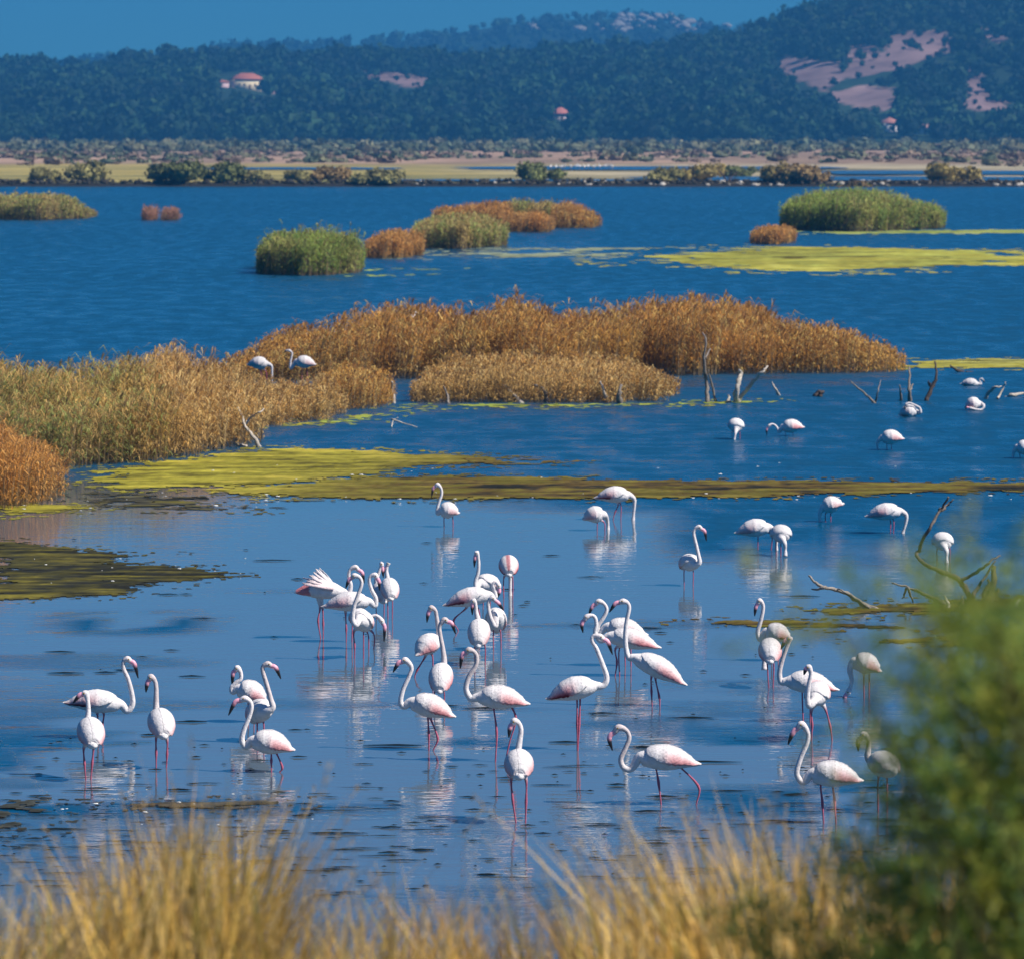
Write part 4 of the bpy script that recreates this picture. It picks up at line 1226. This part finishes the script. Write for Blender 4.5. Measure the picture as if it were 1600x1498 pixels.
        bc = (BILLC * (0.55 + 0.45 * min(1, pink + .4)) + 0.12 * GREYF) if not grey else GREYF * .8
        cr = bc * (1 - w) + BLACK * w
        x = MB(); x.add(v, f, np.vstack([np.repeat(cr, 10, 0), cr[:1], cr[-1:]]))
        x.build("bill", M_BILL, root_o, True)
        if root[1] > 850:
            fw = b[0] - h; fw /= np.linalg.norm(fw)
            sv = np.cross(fw, (0, 0, 1.0)); sv = sv / np.linalg.norm(sv) if np.linalg.norm(sv) > 1e-3 else side
            for sg in (1, -1):
                e = bpy.data.objects.new("eye", eye_mesh())
                COL.objects.link(e); e.parent = root_o
                e.location = h + fw * 0.018 * k + sv * sg * 0.031 * k + np.array((0, 0, 0.010 * k))
    return root_o

FL = flamingo
# left group
FL("leftmost side-on flamingo facing right with raised curved neck", (158, 1152), (100, 1098), (190, 1101), [(199, 1110), (207, 1100), (206, 1083), (200, 1060), (193, 1044), (193, 1033)], (199, 1029), [(210, 1037), (216, 1059)], [[(152, 1114), (153, 1132), (154, 1150)], [(162, 1113), (160, 1134), (161, 1153)]], .35, .55, seed=1)
FL("flamingo seen from behind at far left, in front of the side-on one", (138, 1218), (147, 1170, -.30), (137, 1134, .22), [(137, 1122), (138, 1108), (137, 1094)], (134, 1083, .22), [(124, 1086), (114, 1098)], [[(131, 1168), (132, 1192), (134, 1218)], [(146, 1168), (144, 1192), (142, 1218)]], .35, .2, seed=2, arch=0.05)
FL("flamingo seen from behind with head bent left, second group bird from left", (252, 1199), (258, 1156, -.28), (246, 1119, .24), [(244, 1107), (244, 1090), (244, 1074), (242, 1063)], (236, 1057), [(230, 1067), (228, 1081)], [[(244, 1152), (244, 1176), (244, 1199)], [(261, 1156), (261, 1178), (260, 1198)]], .25, .1, seed=3, arch=.05)
FL("rear flamingo of the left trio facing left with folded down bill", (392, 1128), (418, 1096), (370, 1076), [(364, 1080), (362, 1074), (369, 1066), (376, 1060), (376, 1050)], (371, 1043), [(364, 1052), (363, 1072)], [[(388, 1092), (388, 1128)], [(396, 1094), (397, 1128)]], .45, .4, seed=4)
FL("tall flamingo of the left trio looking right over the others", (408, 1158), (392, 1128, .25), (418, 1110, -.18), [(426, 1104, -.2), (423, 1092, -.2), (417, 1070, -.2), (411, 1050, -.2), (411, 1041, -.2)], (418, 1037, -.2), [(431, 1043), (439, 1060)], [[(402, 1130), (402, 1158)], [(412, 1130), (412, 1158)]], .3, .2, seed=5, arch=.05)
FL("front flamingo of the left trio facing left with bent trailing leg", (418, 1206), (460, 1172), (392, 1158), [(384, 1166), (378, 1156), (381, 1140), (389, 1120), (393, 1105), (391, 1096)], (383, 1091), [(367, 1097), (357, 1117)], [[(424, 1172), (424, 1188), (424, 1206)], [(430, 1172), (441, 1198), (436, 1208)]], .5, .35, seed=6)
# upper middle group
FL("flamingo with wings lifted like a fan at the left of the middle group", (500, 997), (460, 925), (536, 924), [(545, 926), (548, 914), (545, 901), (547, 890)], (555, 886), [(566, 895), (569, 911)], [[(500, 950), (497, 970), (501, 997)], [(504, 950), (505, 974), (505, 998)]], .7, .3, seed=7, wing="raised")
FL("flamingo facing right behind the wing-lifting one's neighbour with drooped head", (548, 1003), (503, 948), (578, 940), [(586, 946), (587, 934), (581, 922), (577, 908), (579, 900)], (586, 898), [(592, 908), (593, 922)], [[(540, 958), (541, 982), (541, 1003)], [(550, 958), (550, 1002)]], .3, .25, seed=8)
FL("flamingo with a deep S neck looking left in the middle group's front", (562, 1028), (574, 984, .22), (560, 968, -.24), [(556, 976, -.3), (551, 966, -.3), (553, 948, -.3), (559, 930, -.3), (565, 912, -.3), (562, 902, -.3)], (554, 899, -.3), [(545, 906), (540, 919)], [[(553, 986), (554, 1008), (554, 1028)], [(568, 986), (568, 1028)]], .25, .1, seed=9, arch=.04)
FL("flamingo dipping its pink bill right beside the deep S neck", (590, 1016), (546, 966, .3), (572, 972, .15), [(576, 982), (577, 972), (581, 963), (589, 962)], (596, 969), [(601, 980), (600, 1002)], [[(575, 990, .2), (576, 1016, .2)], [(584, 990, .2), (584, 1015, .2)]], .7, .1, seed=10)
FL("left bird of the close white pair standing behind the middle group", (594, 962), (602, 944, -.26), (590, 918, .2), [(588, 906), (592, 894), (595, 885)], (596, 880), [(598, 890), (599, 902)], [[(588, 936), (588, 962)], [(600, 938), (600, 962)]], .5, .5, seed=11, arch=.05, k=.9)
FL("right bird of the close white pair standing behind the middle group", (610, 966), (612, 940, -.26), (606, 910, .2), [(605, 900), (604, 892), (605, 884)], (607, 879), [(603, 888), (602, 898)], [[(606, 936), (606, 966)], [(613, 936), (613, 966)]], .3, .2, seed=12, arch=.05, k=.9)
FL("flamingo facing the viewer with upright neck at the top of the centre group", (760, 945), (779, 922, .2), (748, 912, -.18), [(744, 919, -.24), (743, 908, -.24), (747, 894, -.24), (748, 880, -.24), (747, 870, -.24)], (745, 863, -.24), [(742, 872), (741, 886)], [[(755, 922), (755, 946)], [(766, 922), (766, 945)]], .3, .1, seed=13, arch=.05)
FL("flamingo bowing away with a dark stripe down its back, top right of centre group", (795, 934), (796, 902, -.26), (793, 880, .22), [(795, 886, .36), (797, 902, .42), (797, 922, .42)], (797, 936, .42), None, [[(787, 904), (787, 934)], [(801, 904), (801, 934)]], .5, .9, seed=14, arch=.07)
FL("flamingo stretched to the left with vivid pink flank and one pink leg trailing", (755, 985), (693, 946), (766, 929), [(774, 932), (772, 920), (770, 913), (774, 909)], (779, 914), [(780, 924), (777, 934)], [[(728, 950), (709, 968), (716, 985)], [(748, 952), (750, 985)]], .95, .75, seed=15)
FL("white flamingo with V shaped neck preening right of centre group", (778, 1014), (776, 990, .2), (774, 958, -.2), [(774, 978, -.26), (767, 966, -.28), (763, 948, -.28), (764, 938, -.28)], (769, 934, -.28), [(779, 942), (787, 953)], [[(771, 986), (771, 1014)], [(782, 986), (783, 1014)]], .3, .2, seed=16, arch=.04)
FL("big white back view flamingo low in the centre group with thin upright neck", (750, 1038), (747, 1014, -.3), (749, 976, .2), [(746, 965), (744, 955), (743, 944)], (740, 938), [(738, 946), (738, 960)], [[(742, 1010), (742, 1038)], [(758, 1010), (758, 1038)]], .2, .35, seed=17, arch=.06)
FL("flamingo bending its head left behind the central back view bird", (672, 1058), (650, 1024, -.12), (684, 1000, .16), [(686, 990), (684, 976), (682, 962), (680, 953)], (674, 949), [(669, 958), (667, 972)], [[(664, 1026), (652, 1046), (648, 1058)], [(676, 1026), (676, 1058)]], .65, .35, seed=18)
FL("back view flamingo with arched head turned right in the centre", (687, 1104), (686, 1086, -.3), (691, 1046, .22), [(694, 1034), (692, 1014), (688, 992), (687, 978)], (694, 968), [(706, 974), (712, 990)], [[(679, 1082), (680, 1104)], [(694, 1082), (694, 1104)]], .55, .25, seed=19, arch=.06)
FL("flamingo with bright pink bill pointing left in the front centre", (672, 1172), (711, 1120), (640, 1097), [(631, 1103), (626, 1095), (630, 1076), (639, 1056), (643, 1042)], (634, 1031), [(622, 1036), (614, 1050)], [[(669, 1120), (670, 1146), (670, 1173)], [(673, 1122), (684, 1153), (677, 1172)]], .8, .5, seed=20)
FL("side-on flamingo facing left with hooked neck right of the pink billed one", (774, 1190), (827, 1100), (746, 1089), [(735, 1090), (728, 1075), (733, 1056), (743, 1040), (745, 1026), (741, 1018)], (733, 1015), [(722, 1024), (719, 1044)], [[(771, 1097), (776, 1143), (774, 1192)], [(795, 1098), (806, 1122), (796, 1160), (790, 1190)]], .55, .4, seed=21)
FL("nearest flamingo in the centre, seen from behind, both legs showing", (813, 1285), (812, 1218, -.28), (809, 1188, .24), [(809, 1176), (812, 1156), (814, 1140), (811, 1130)], (804, 1126), [(797, 1136), (795, 1152)], [[(799, 1216), (801, 1248), (806, 1285)], [(822, 1218), (822, 1252), (821, 1286)]], .35, .15, seed=22, arch=.055)
# right of centre
FL("flamingo with dark crimson flank facing right on straight legs", (903, 1172), (854, 1092), (932, 1071), [(943, 1070), (948, 1058), (941, 1036), (932, 1013), (925, 1000), (928, 993)], (937, 994), [(950, 1003), (957, 1022)], [[(901, 1086), (902, 1130), (902, 1174)], [(906, 1084), (905, 1130), (903, 1172)]], .8, 1.0, seed=23)
FL("flamingo looking left with pink hooked bill, left head of the right of centre trio", (966, 1056), (1032, 1012), (950, 994), [(938, 1000), (930, 988), (932, 976), (930, 965), (925, 961)], (917, 963), [(909, 974), (911, 988)], [[(962, 1012), (964, 1034), (961, 1057)], [(968, 1012), (968, 1056)]], .75, .5, seed=24)
FL("flamingo with the highest pale head at the back of the right of centre trio", (975, 1040), (1012, 992), (946, 980), [(935, 990), (934, 978), (943, 964), (948, 952), (944, 943)], (936, 939), [(925, 948), (920, 960)], [[(976, 996), (977, 1040)], [(985, 996), (986, 1040)]], .35, .3, seed=25)
FL("tall straight necked flamingo facing left with pale pink wing", (1024, 1103), (1072, 1070), (990, 1027), [(982, 1026), (978, 1012), (977, 992), (979, 970), (983, 951), (981, 942)], (974, 939), [(961, 943), (952, 956)], [[(1018, 1056), (1018, 1080), (1019, 1103)], [(1024, 1058), (1030, 1088), (1031, 1104)]], .6, .3, seed=26)
FL("striding flamingo nearest on the right of centre, neck hooked, one leg kicked back", (1040, 1257), (1094, 1194), (998, 1184), [(987, 1200), (975, 1199), (970, 1186), (977, 1169), (983, 1153), (979, 1141)], (967, 1136), [(952, 1152), (957, 1172)], [[(1025, 1190), (1029, 1222), (1033, 1258)], [(1053, 1190), (1091, 1227), (1088, 1256)]], .5, .3, seed=27)
# right group
FL("flamingo looking down left at the top of the right group", (1212, 1032), (1237, 999), (1195, 988), [(1188, 999), (1184, 987), (1188, 972), (1192, 954), (1192, 944)], (1187, 938), [(1181, 948), (1179, 962)], [[(1206, 998), (1206, 1032)], [(1216, 998), (1216, 1032)]], .4, .6, seed=28)
FL("flamingo with tail to the viewer and head hidden below the top right group bird", (1204, 1074), (1204, 1038, -.28), (1202, 1010, .22), [(1199, 1006, .34), (1196, 1012, .42), (1194, 1030, .46)], (1194, 1046, .46), None, [[(1199, 1036), (1201, 1074)], [(1209, 1036), (1208, 1074)]], .6, .3, seed=29, arch=.06)
FL("flamingo facing left with long curved neck and dark wing tip in the right group", (1258, 1128), (1310, 1078), (1228, 1064), [(1220, 1064), (1218, 1050), (1222, 1032), (1228, 1014), (1232, 1004)], (1234, 997), [(1226, 1002), (1220, 1014)], [[(1254, 1074), (1255, 1128)], [(1266, 1076), (1266, 1128)]], .6, .7, seed=30)
FL("flamingo facing the viewer with dark knees in the right group", (1284, 1156), (1284, 1084, .26), (1272, 1094, -.22), [(1264, 1102, -.28), (1262, 1088, -.28), (1264, 1068, -.28), (1267, 1052, -.28)], (1264, 1042, -.28), [(1259, 1045), (1256, 1054)], [[(1268, 1110), (1269, 1132), (1268, 1157)], [(1290, 1108), (1297, 1134), (1300, 1156)]], .3, .15, seed=31, arch=.04)
FL("nearest flamingo of the right group, side-on facing left before the tamarisk", (1294, 1286), (1348, 1220), (1266, 1210), [(1256, 1221), (1248, 1216), (1245, 1204), (1252, 1181), (1261, 1160), (1262, 1144)], (1253, 1131), [(1239, 1144), (1231, 1163)], [[(1283, 1220), (1285, 1254), (1287, 1288)], [(1300, 1218), (1304, 1250), (1306, 1284)]], .4, .1, seed=32)
FL("flamingo feeding head down beside the tamarisk with salmon wing patch", (1350, 1090), (1377, 1049), (1333, 1034), [(1328, 1046), (1331, 1062), (1329, 1072)], (1326, 1080), [(1320, 1088), (1318, 1096)], [[(1350, 1046), (1350, 1090)], [(1358, 1046), (1358, 1090)]], .8, .2, seed=33)
FL("flamingo half hidden behind the tamarisk sprays at right", (1378, 1268), (1400, 1208, -.22), (1364, 1192, .18), [(1356, 1182), (1357, 1168), (1357, 1156)], (1350, 1147), [(1341, 1158), (1341, 1173)], [[(1372, 1218), (1372, 1268)], [(1386, 1218), (1386, 1268)]], .3, .2, seed=34, grey=.2)
# middle distance
FL("lone flamingo with hooked neck at the algae strip, leftmost of the middle distance", (700, 823), (718, 802), (687, 799), [(684, 802), (683, 796), (686, 784), (690, 772), (689, 763)], (684, 757), [(677, 763), (674, 777)], [[(694, 808), (694, 823)], [(707, 806), (708, 822)]], .2, .1, seed=35)
FL("flamingo facing right with neck lowered straight to the water near the algae strip", (968, 812), (929, 778), (984, 774), [(991, 780), (991, 792), (990, 803)], (989, 814), None, [[(966, 788), (961, 800), (958, 812)], [(970, 788), (970, 812)]], .35, .8, seed=36)
FL("small white flamingo with pink legs in front of the neck lowering one", (938, 829), (910, 811), (944, 804, .05), [(948, 810, .2), (950, 820, .24)], (950, 832, .24), None, [[(933, 816), (933, 829)], [(944, 816), (945, 829)]], .25, .1, seed=37)
FL("lone upright flamingo facing right in calm water, centre right", (1077, 915), (1064, 888, .2), (1088, 882, -.12), [(1093, 878, -.15), (1091, 866, -.15), (1087, 848, -.15), (1084, 834, -.15), (1086, 826, -.15)], (1092, 823, -.15), [(1101, 830), (1104, 845)], [[(1069, 890), (1069, 916)], [(1083, 890), (1083, 914)]], .25, .2, seed=38, arch=.05)
FL("flamingo facing right with dark tail, left of the overlapping feeding pair", (1194, 859), (1148, 833), (1203, 824), [(1210, 830), (1213, 842), (1213, 852)], (1213, 862), None, [[(1184, 834), (1184, 859)], [(1205, 834), (1205, 859)]], .15, .5, seed=39)
FL("flamingo feeding toward the viewer, right of the overlapping feeding pair", (1220, 868), (1218, 834, .24), (1222, 842, -.14), [(1226, 848, -.26), (1227, 858, -.26)], (1227, 869, -.28), None, [[(1213, 846), (1213, 868)], [(1220, 846), (1220, 868)]], .15, .6, seed=40, grey=.25, arch=.05)
FL("white flamingo bent over with its tail to the right near the algae strip", (1294, 815), (1319, 787), (1285, 794), [(1281, 802), (1281, 810)], (1282, 818), None, [[(1290, 802), (1290, 815)], [(1298, 802), (1298, 815)]], .12, .05, seed=41)
FL("flamingo facing right feeding, tail drawn to a point, at right middle distance", (1392, 833), (1352, 807), (1408, 799), [(1416, 805), (1415, 818), (1412, 828)], (1410, 836), None, [[(1391, 812), (1391, 833)], [(1396, 812), (1396, 833)]], .4, .2, seed=42)
FL("white flamingo feeding toward the viewer beside the elbow branch", (1473, 877), (1470, 846, .22), (1475, 854, -.14), [(1479, 861, -.24), (1479, 870, -.26)], (1479, 880, -.26), None, [[(1464, 858), (1464, 877)], [(1484, 858), (1484, 877)]], .1, .05, seed=43, arch=.05)
FL("small flamingo feeding toward the viewer, leftmost in the far blue water", (1150, 686), (1150, 662, .22), (1150, 672, -.14), [(1149, 677, -.22), (1148, 683, -.24)], (1147, 690, -.24), None, [[(1144, 676), (1144, 686)], [(1156, 676), (1156, 686)]], .15, .05, seed=44, arch=.05, k=.92)
FL("far flamingo with arched neck dipping a pink bill to the left", (1230, 681), (1257, 668), (1222, 668), [(1217, 675), (1214, 668), (1208, 663)], (1202, 665), [(1198, 671), (1198, 681)], [[(1228, 674), (1228, 681)], [(1239, 674), (1239, 681)]], .5, .1, seed=45, k=.92)
FL("far white flamingo with its tail to the right, feeding, before the dead branches", (1388, 703), (1413, 686), (1377, 685), [(1371, 691), (1371, 698)], (1372, 707), None, [[(1386, 692), (1386, 703)], [(1393, 692), (1393, 703)]], .3, .2, seed=46, k=.95)
FL("flamingo cut by the right picture edge in the far blue water", (1596, 716), (1622, 704), (1588, 700), [(1584, 706), (1583, 713)], (1583, 721), None, [[(1594, 706), (1594, 716)], [(1602, 706), (1602, 716)]], .2, .1, seed=47, k=.95)
FL("resting flamingo with its neck curled in a loop before the upright dark branch", (1421, 651), (1404, 648), (1432, 644), [(1438, 645, -.1), (1437, 638, -.1), (1429, 633, -.12), (1421, 630, -.14)], (1416, 632, -.14), [(1414, 636), (1415, 641)], [], .1, .1, seed=48, grey=.12)
FL("resting flamingo with head tucked, before the pale curved branch", (1522, 641), (1507, 637), (1531, 631), [(1537, 634, -.12), (1534, 640, -.16), (1526, 640, -.2)], (1517, 638, -.22), [(1511, 637), (1508, 639)], [[(1524, 638), (1524, 643)]], .3, .5, seed=49)
FL("swimming grey white bird, farthest right beyond the dead branches", (1518, 603), (1500, 600), (1528, 600), [(1533, 600), (1531, 596), (1531, 593)], (1534, 592), [(1537, 595), (1538, 599)], [], .05, .05, k=.75, seed=50, grey=.35, name="swimming_bird", cat="bird")
FL("shade-greyed flamingo bowing right behind the left straw reeds", (414, 612), (386, 570), (418, 569), [(424, 572), (425, 580), (425, 590)], (424, 600), None, [[(408, 582), (408, 612)], [(416, 582), (416, 612)]], .05, .35, seed=51, grey=.5)  # grey blended into its plumage stands for the shade it is in
FL("flamingo with upright neck facing left behind the left straw reeds", (474, 610), (494, 570), (462, 566), [(454, 576), (454, 565), (456, 556), (456, 551)], (452, 548), [(447, 548), (443, 552)], [[(472, 576), (472, 610)], [(480, 576), (480, 610)]], .2, .1, seed=52, grey=.35)

# small far white birds: copies of one simple wading bird
def tiny_bird():
    mb = MB()
    P = catmull([(-.30, 0, .42), (-.12, 0, .46), (.08, 0, .46), (.2, 0, .44), (.25, 0, .56), (.22, 0, .70), (.30, 0, .74), (.40, 0, .69)], 3)
    r = np.interp(np.linspace(0, 1, len(P)), [0, .14, .28, .43, .57, .71, .85, 1], [.01, .10, .13, .06, .035, .03, .035, .01])
    mb.add(*sweep(P, r, r, 8, (0, 1, 0)), (0.82, 0.80, 0.78))
    for s in (-.04, .04):
        mb.add(*sweep(np.array([(.0, s, .4), (.01, s, .2), (0, s, -.02)]), [.03, .014, .012], [.03, .014, .012], 5), (0.5, 0.3, 0.28))
    return mb.build("white_bird", M_FEATHER, None, True)
tb = tiny_bird()
spots = [(858 + i * 7.6 + 4 * random.random(), 264.5 + 1.2 * random.random()) for i in range(14)]
for i, (px, py) in enumerate(spots):
    o = tb if i == 0 else tb.copy()
    if i: COL.objects.link(o)
    p = at(px, py) * 0.905
    o.location = (p[0], p[1], 0.58)
    o.rotation_euler.z = random.random() * 6.28
    o.scale = (1.15,) * 3
    tag(o, "tiny white bird in the far line of birds on the pond", "bird", "white birds on the far pond")
for px, py, z, lab in [(641, 572, 1.12, "tiny white bird perched on the left lobe of the big reed bed"), (849, 570, 0.72, "tiny white bird perched in the dip between the reed lobes")]:
    o = tb.copy(); COL.objects.link(o)
    p = at(px, py)
    o.location = (p[0], p[1], z); o.scale = (0.5,) * 3; o.rotation_euler.z = 0.4
    tag(o, lab, "bird", "white birds perched on reeds")

# ------------------------------------------------------------------ near bank: dry grass and tamarisk
def near_grass():
    g = np.random.default_rng(81)
    nt_ = 500
    ty = 14.0 + 6.5 * g.random(nt_)
    tx = (-260 + 2050 * g.random(nt_) - 800) / F * ty
    tpx = 800 + tx / ty * F
    # how high in the picture the tips reach, clump by clump along the bank
    reach = np.interp(tpx, [-200, 0, 60, 130, 200, 260, 310, 370, 430, 520, 640, 760, 880, 980, 1060, 1140, 1240, 1340, 1450, 1600, 1900],
                      [1395, 1405, 1380, 1355, 1305, 1250, 1245, 1285, 1385, 1425, 1435, 1425, 1430, 1395, 1325, 1290, 1315, 1305, 1330, 1400, 1440])
    reach = reach + 190 * g.random(nt_) ** 1.2 - 62
    nb = (9 + 17 * g.random(nt_)).astype(int)
    idx = np.repeat(np.arange(nt_), nb)
    n = len(idx)
    x, y = tx[idx] + g.normal(0, 0.035, n), ty[idx] + g.normal(0, 0.05, n)
    px = 800 + x / y * F
    tip_py = reach[idx] + 120 * g.random(n) ** 1.2
    long_ = g.random(n) < 0.05
    tip_py = np.where(long_, tip_py - 30 - 110 * g.random(n), tip_py)
    zt = CAM_H - (tip_py - HY) / F * y
    zb = bank_z(x, y) - 0.03
    h = zt - zb
    k = (h > 0.15) & (h < 1.45)
    x, y, zb, h, px, long_, idx = x[k], y[k], zb[k], h[k], px[k], long_[k], idx[k]
    tuft_lean = (g.normal(0, 0.15, nt_) + np.where(tpx < 700, 0.10, -0.08))[idx]
    tuft_tone = (0.50 + 0.95 * g.random(nt_))[idx]
    tuft_col = g.integers(0, 6, nt_)[idx]
    n = len(x)
    a = g.random(n) * 6.283
    bend = h * (0.05 + 0.46 * g.random(n) ** 1.6)
    bx, by = np.cos(a) * bend + tuft_lean * h, np.sin(a) * bend
    fa = a + 1.57
    w = (0.0034 + 0.0044 * g.random(n)) * np.where(long_, 0.8, 1)
    wx, wy = np.cos(fa) * w, np.sin(fa) * w * 0.5
    segs = 5
    V = np.zeros((n, segs * 2 + 1, 3))
    for s in range(segs):
        t = s / segs
        c = np.stack([x + bx * t ** 2, y + by * t ** 2, zb + h * (t - 0.06 * t ** 3)], -1)
        ww = np.stack([wx, wy, 0 * wx], -1) * (1 - 0.55 * t)
        V[:, 2 * s], V[:, 2 * s + 1] = c - ww, c + ww
    V[:, -1] = np.stack([x + bx, y + by, zb + h], -1)
    b = (np.arange(n) * (segs * 2 + 1))[:, None]
    quads = np.concatenate([b + [2 * s, 2 * s + 1, 2 * s + 3, 2 * s + 2] for s in range(segs - 1)])
    tri = b + [2 * segs - 2, 2 * segs - 1, 2 * segs]
    pal = np.array([(0.68, 0.43, 0.09), (0.60, 0.35, 0.07), (0.74, 0.52, 0.18), (0.38, 0.21, 0.055), (0.54, 0.37, 0.13), (0.28, 0.24, 0.05)])
    ci = np.where(g.random(n) < 0.6, tuft_col, g.integers(0, 6, n))
    ci = np.where((px > 150) & (px < 400) & (g.random(n) < 0.6), g.choice([0, 0, 1, 2], n), ci)
    C = pal[ci] * (tuft_tone * (0.8 + 0.4 * g.random(n)))[:, None]
    o = mesh("dry_grass", V.reshape(-1, 3), [quads, tri], M_GRASS, None, np.repeat(C, segs * 2 + 1, 0))
    tag(o, "golden dry grass on the near bank along the bottom of the picture", "grass", kind="stuff")
    # feathery seed heads
    sel = np.where(g.random(n) < 0.16)[0]
    tip = V[sel, -1]
    m = len(sel)
    K = 16
    t = g.random((m, K, 1))
    dirv = V[sel, -1] - V[sel, -3]
    dirv /= np.linalg.norm(dirv, axis=1)[:, None]
    p = tip[:, None] - dirv[:, None] * t * 0.13
    d = g.normal(size=(m, K, 3)) * [1, 1, 0.5] + dirv[:, None] * 1.3
    d /= np.linalg.norm(d, axis=2)[..., None]
    l = 0.012 + 0.02 * g.random((m, K, 1))
    w = np.cross(d, (0.0, 1.0, 0.0)); w /= np.linalg.norm(w, axis=2)[..., None] + 1e-9
    V2 = np.stack([p - w * 0.002, p + w * 0.002, p + d * l], 2).reshape(-1, 3)
    C2 = np.array([(0.50, 0.38, 0.20)]) * (0.7 + 0.5 * g.random((m * K, 1)))
    o2 = mesh("grass_seed_heads", V2, [np.arange(len(V2)).reshape(-1, 3)], M_GRASS, None, np.repeat(C2, 3, 0))
    tag(o2, "pale feathery seed heads over the dry grass on the near bank", "grass", kind="stuff")
near_grass()

def tamarisk(name, label, root_xy, lobes, seed, n_branch=14):
    """lobes: (cx, cy, cz, rx, ry, rz, sprays) in world metres"""
    g = np.random.default_rng(seed)
    rx, ry = root_xy
    rz = float(bank_z(np.array([rx]), np.array([ry]))[0])
    o = empty(name, (rx, ry, rz))
    tag(o, label, "bush", "tamarisk bushes on the near bank")
    r0 = np.array((rx, ry, rz))
    mb = MB()
    lv, lf, lc, n0 = [], [], [], 0
    for li, (cx, cy, cz, ax, ay, az, ns) in enumerate(lobes):
        c = np.array((cx, cy, cz))
        for b in range(max(2, n_branch // len(lobes))):
            d = g.normal(size=3); d /= np.linalg.norm(d); d[2] = abs(d[2])
            tip = c + d * [ax, ay, az] * 0.8 - r0
            P = catmull([(g.normal(0, .05), g.normal(0, .05), -.05), tip * [.35, .35, .5] + g.normal(0, .03, 3), tip], 5)
            rr = np.linspace(.006, .002, len(P))
            mb.add(*sweep(P, rr, rr, 6), (0.07, 0.055, 0.03))
        d = g.normal(size=(ns, 3)); d /= np.linalg.norm(d, axis=1)[:, None]
        rad = g.random((ns, 1)) ** 0.45
        org = c + d * rad * [ax, ay, az]
        dr = d * 0.8 + np.array([0, 0, 0.7]) + 0.5 * g.normal(size=(ns, 3)); dr /= np.linalg.norm(dr, axis=1)[:, None]
        L = 0.10 + 0.14 * g.random((ns, 1))
        K = 22
        t = np.linspace(0, 1, K)[None, :, None]
        pos = org[:, None] + dr[:, None] * L[:, None] * t + np.array([0, 0, -0.05]) * t ** 2 + 0.008 * g.normal(size=(ns, K, 3))
        ld = dr[:, None] * 0.7 + 0.75 * g.normal(size=(ns, K, 3)); ld /= np.linalg.norm(ld, axis=2)[..., None]
        ll = (0.022 + 0.022 * g.random((ns, K, 1)))
        w = np.cross(ld, g.normal(size=(ns, K, 3))); w /= np.linalg.norm(w, axis=2)[..., None] + 1e-9
        w = w * 0.0042
        V = np.stack([pos - w, pos + w, pos + ld * ll], 2).reshape(-1, 3) - r0
        pal = np.array([(0.18, 0.27, 0.06), (0.26, 0.33, 0.065), (0.12, 0.21, 0.06), (0.35, 0.35, 0.06)])
        C = pal[g.integers(0, 4, ns)][:, None] * (0.7 + 0.6 * g.random((ns, K, 1)))
        lv.append(V); lf.append(np.arange(len(V)).reshape(-1, 3) + n0); lc.append(np.repeat(C.reshape(-1, 3), 3, 0)); n0 += len(V)
    mb.build("branches", M_WOOD, o, True)
    mesh("foliage", np.concatenate(lv), [np.concatenate(lf)], M_BUSH, o, np.concatenate(lc))["kind"] = "stuff"
    return o
tamarisk("tamarisk_bush", "big feathery green tamarisk filling the lower right corner", (1.25, 10.6),
         [(1.15, 10.4, 4.95, .40, .45, .42, 560), (1.02, 10.2, 5.22, .20, .3, .26, 260), (1.32, 10.5, 5.30, .32, .4, .30, 260), (0.92, 10.2, 4.80, .22, .3, .26, 230), (0.88, 10.1, 5.05, .15, .2, .18, 70), (0.98, 10.0, 5.46, .14, .2, .16, 50)], 91, 20)
tamarisk("tamarisk_bush", "low green tamarisk shoots among the dry grass right of centre", (0.66, 10.5),
         [(0.70, 10.4, 4.72, .22, .25, .17, 70), (0.55, 10.5, 4.80, .11, .2, .14, 26), (0.86, 10.4, 4.62, .2, .25, .2, 80)], 92, 8)
tamarisk("tamarisk_bush", "thin out of focus tamarisk sprays nearest the viewer at the right edge", (0.86, 7.0),
         [(0.66, 7.0, 5.72, .12, .15, .14, 26), (0.60, 6.9, 5.84, .07, .1, .07, 8), (0.50, 7.0, 5.80, .08, .1, .05, 7)], 93, 6)

# ------------------------------------------------------------------ air
hz = mesh("haze", *[boxv(-1300, 1300, -65, 5650, -3.0, 150)[0], [boxv(0, 1, 0, 1, 0, 1)[1]]])
m = bpy.data.materials.new("haze_air")
m.use_nodes = True
nt = m.node_tree
nt.nodes.remove(nt.nodes["Principled BSDF"])
pv = nt.nodes.new("ShaderNodeVolumePrincipled")
pv.inputs["Color"].default_value = (0.05, 0.265, 0.59, 1)
pv.inputs["Density"].default_value = 0.00025
pv.inputs["Anisotropy"].default_value = 0.0
nt.links.new(pv.outputs[0], nt.nodes["Material Output"].inputs["Volume"])
hz.data.materials.append(m)
tag(hz, "thin blue haze over the whole lagoon and hills", "haze", kind="stuff")
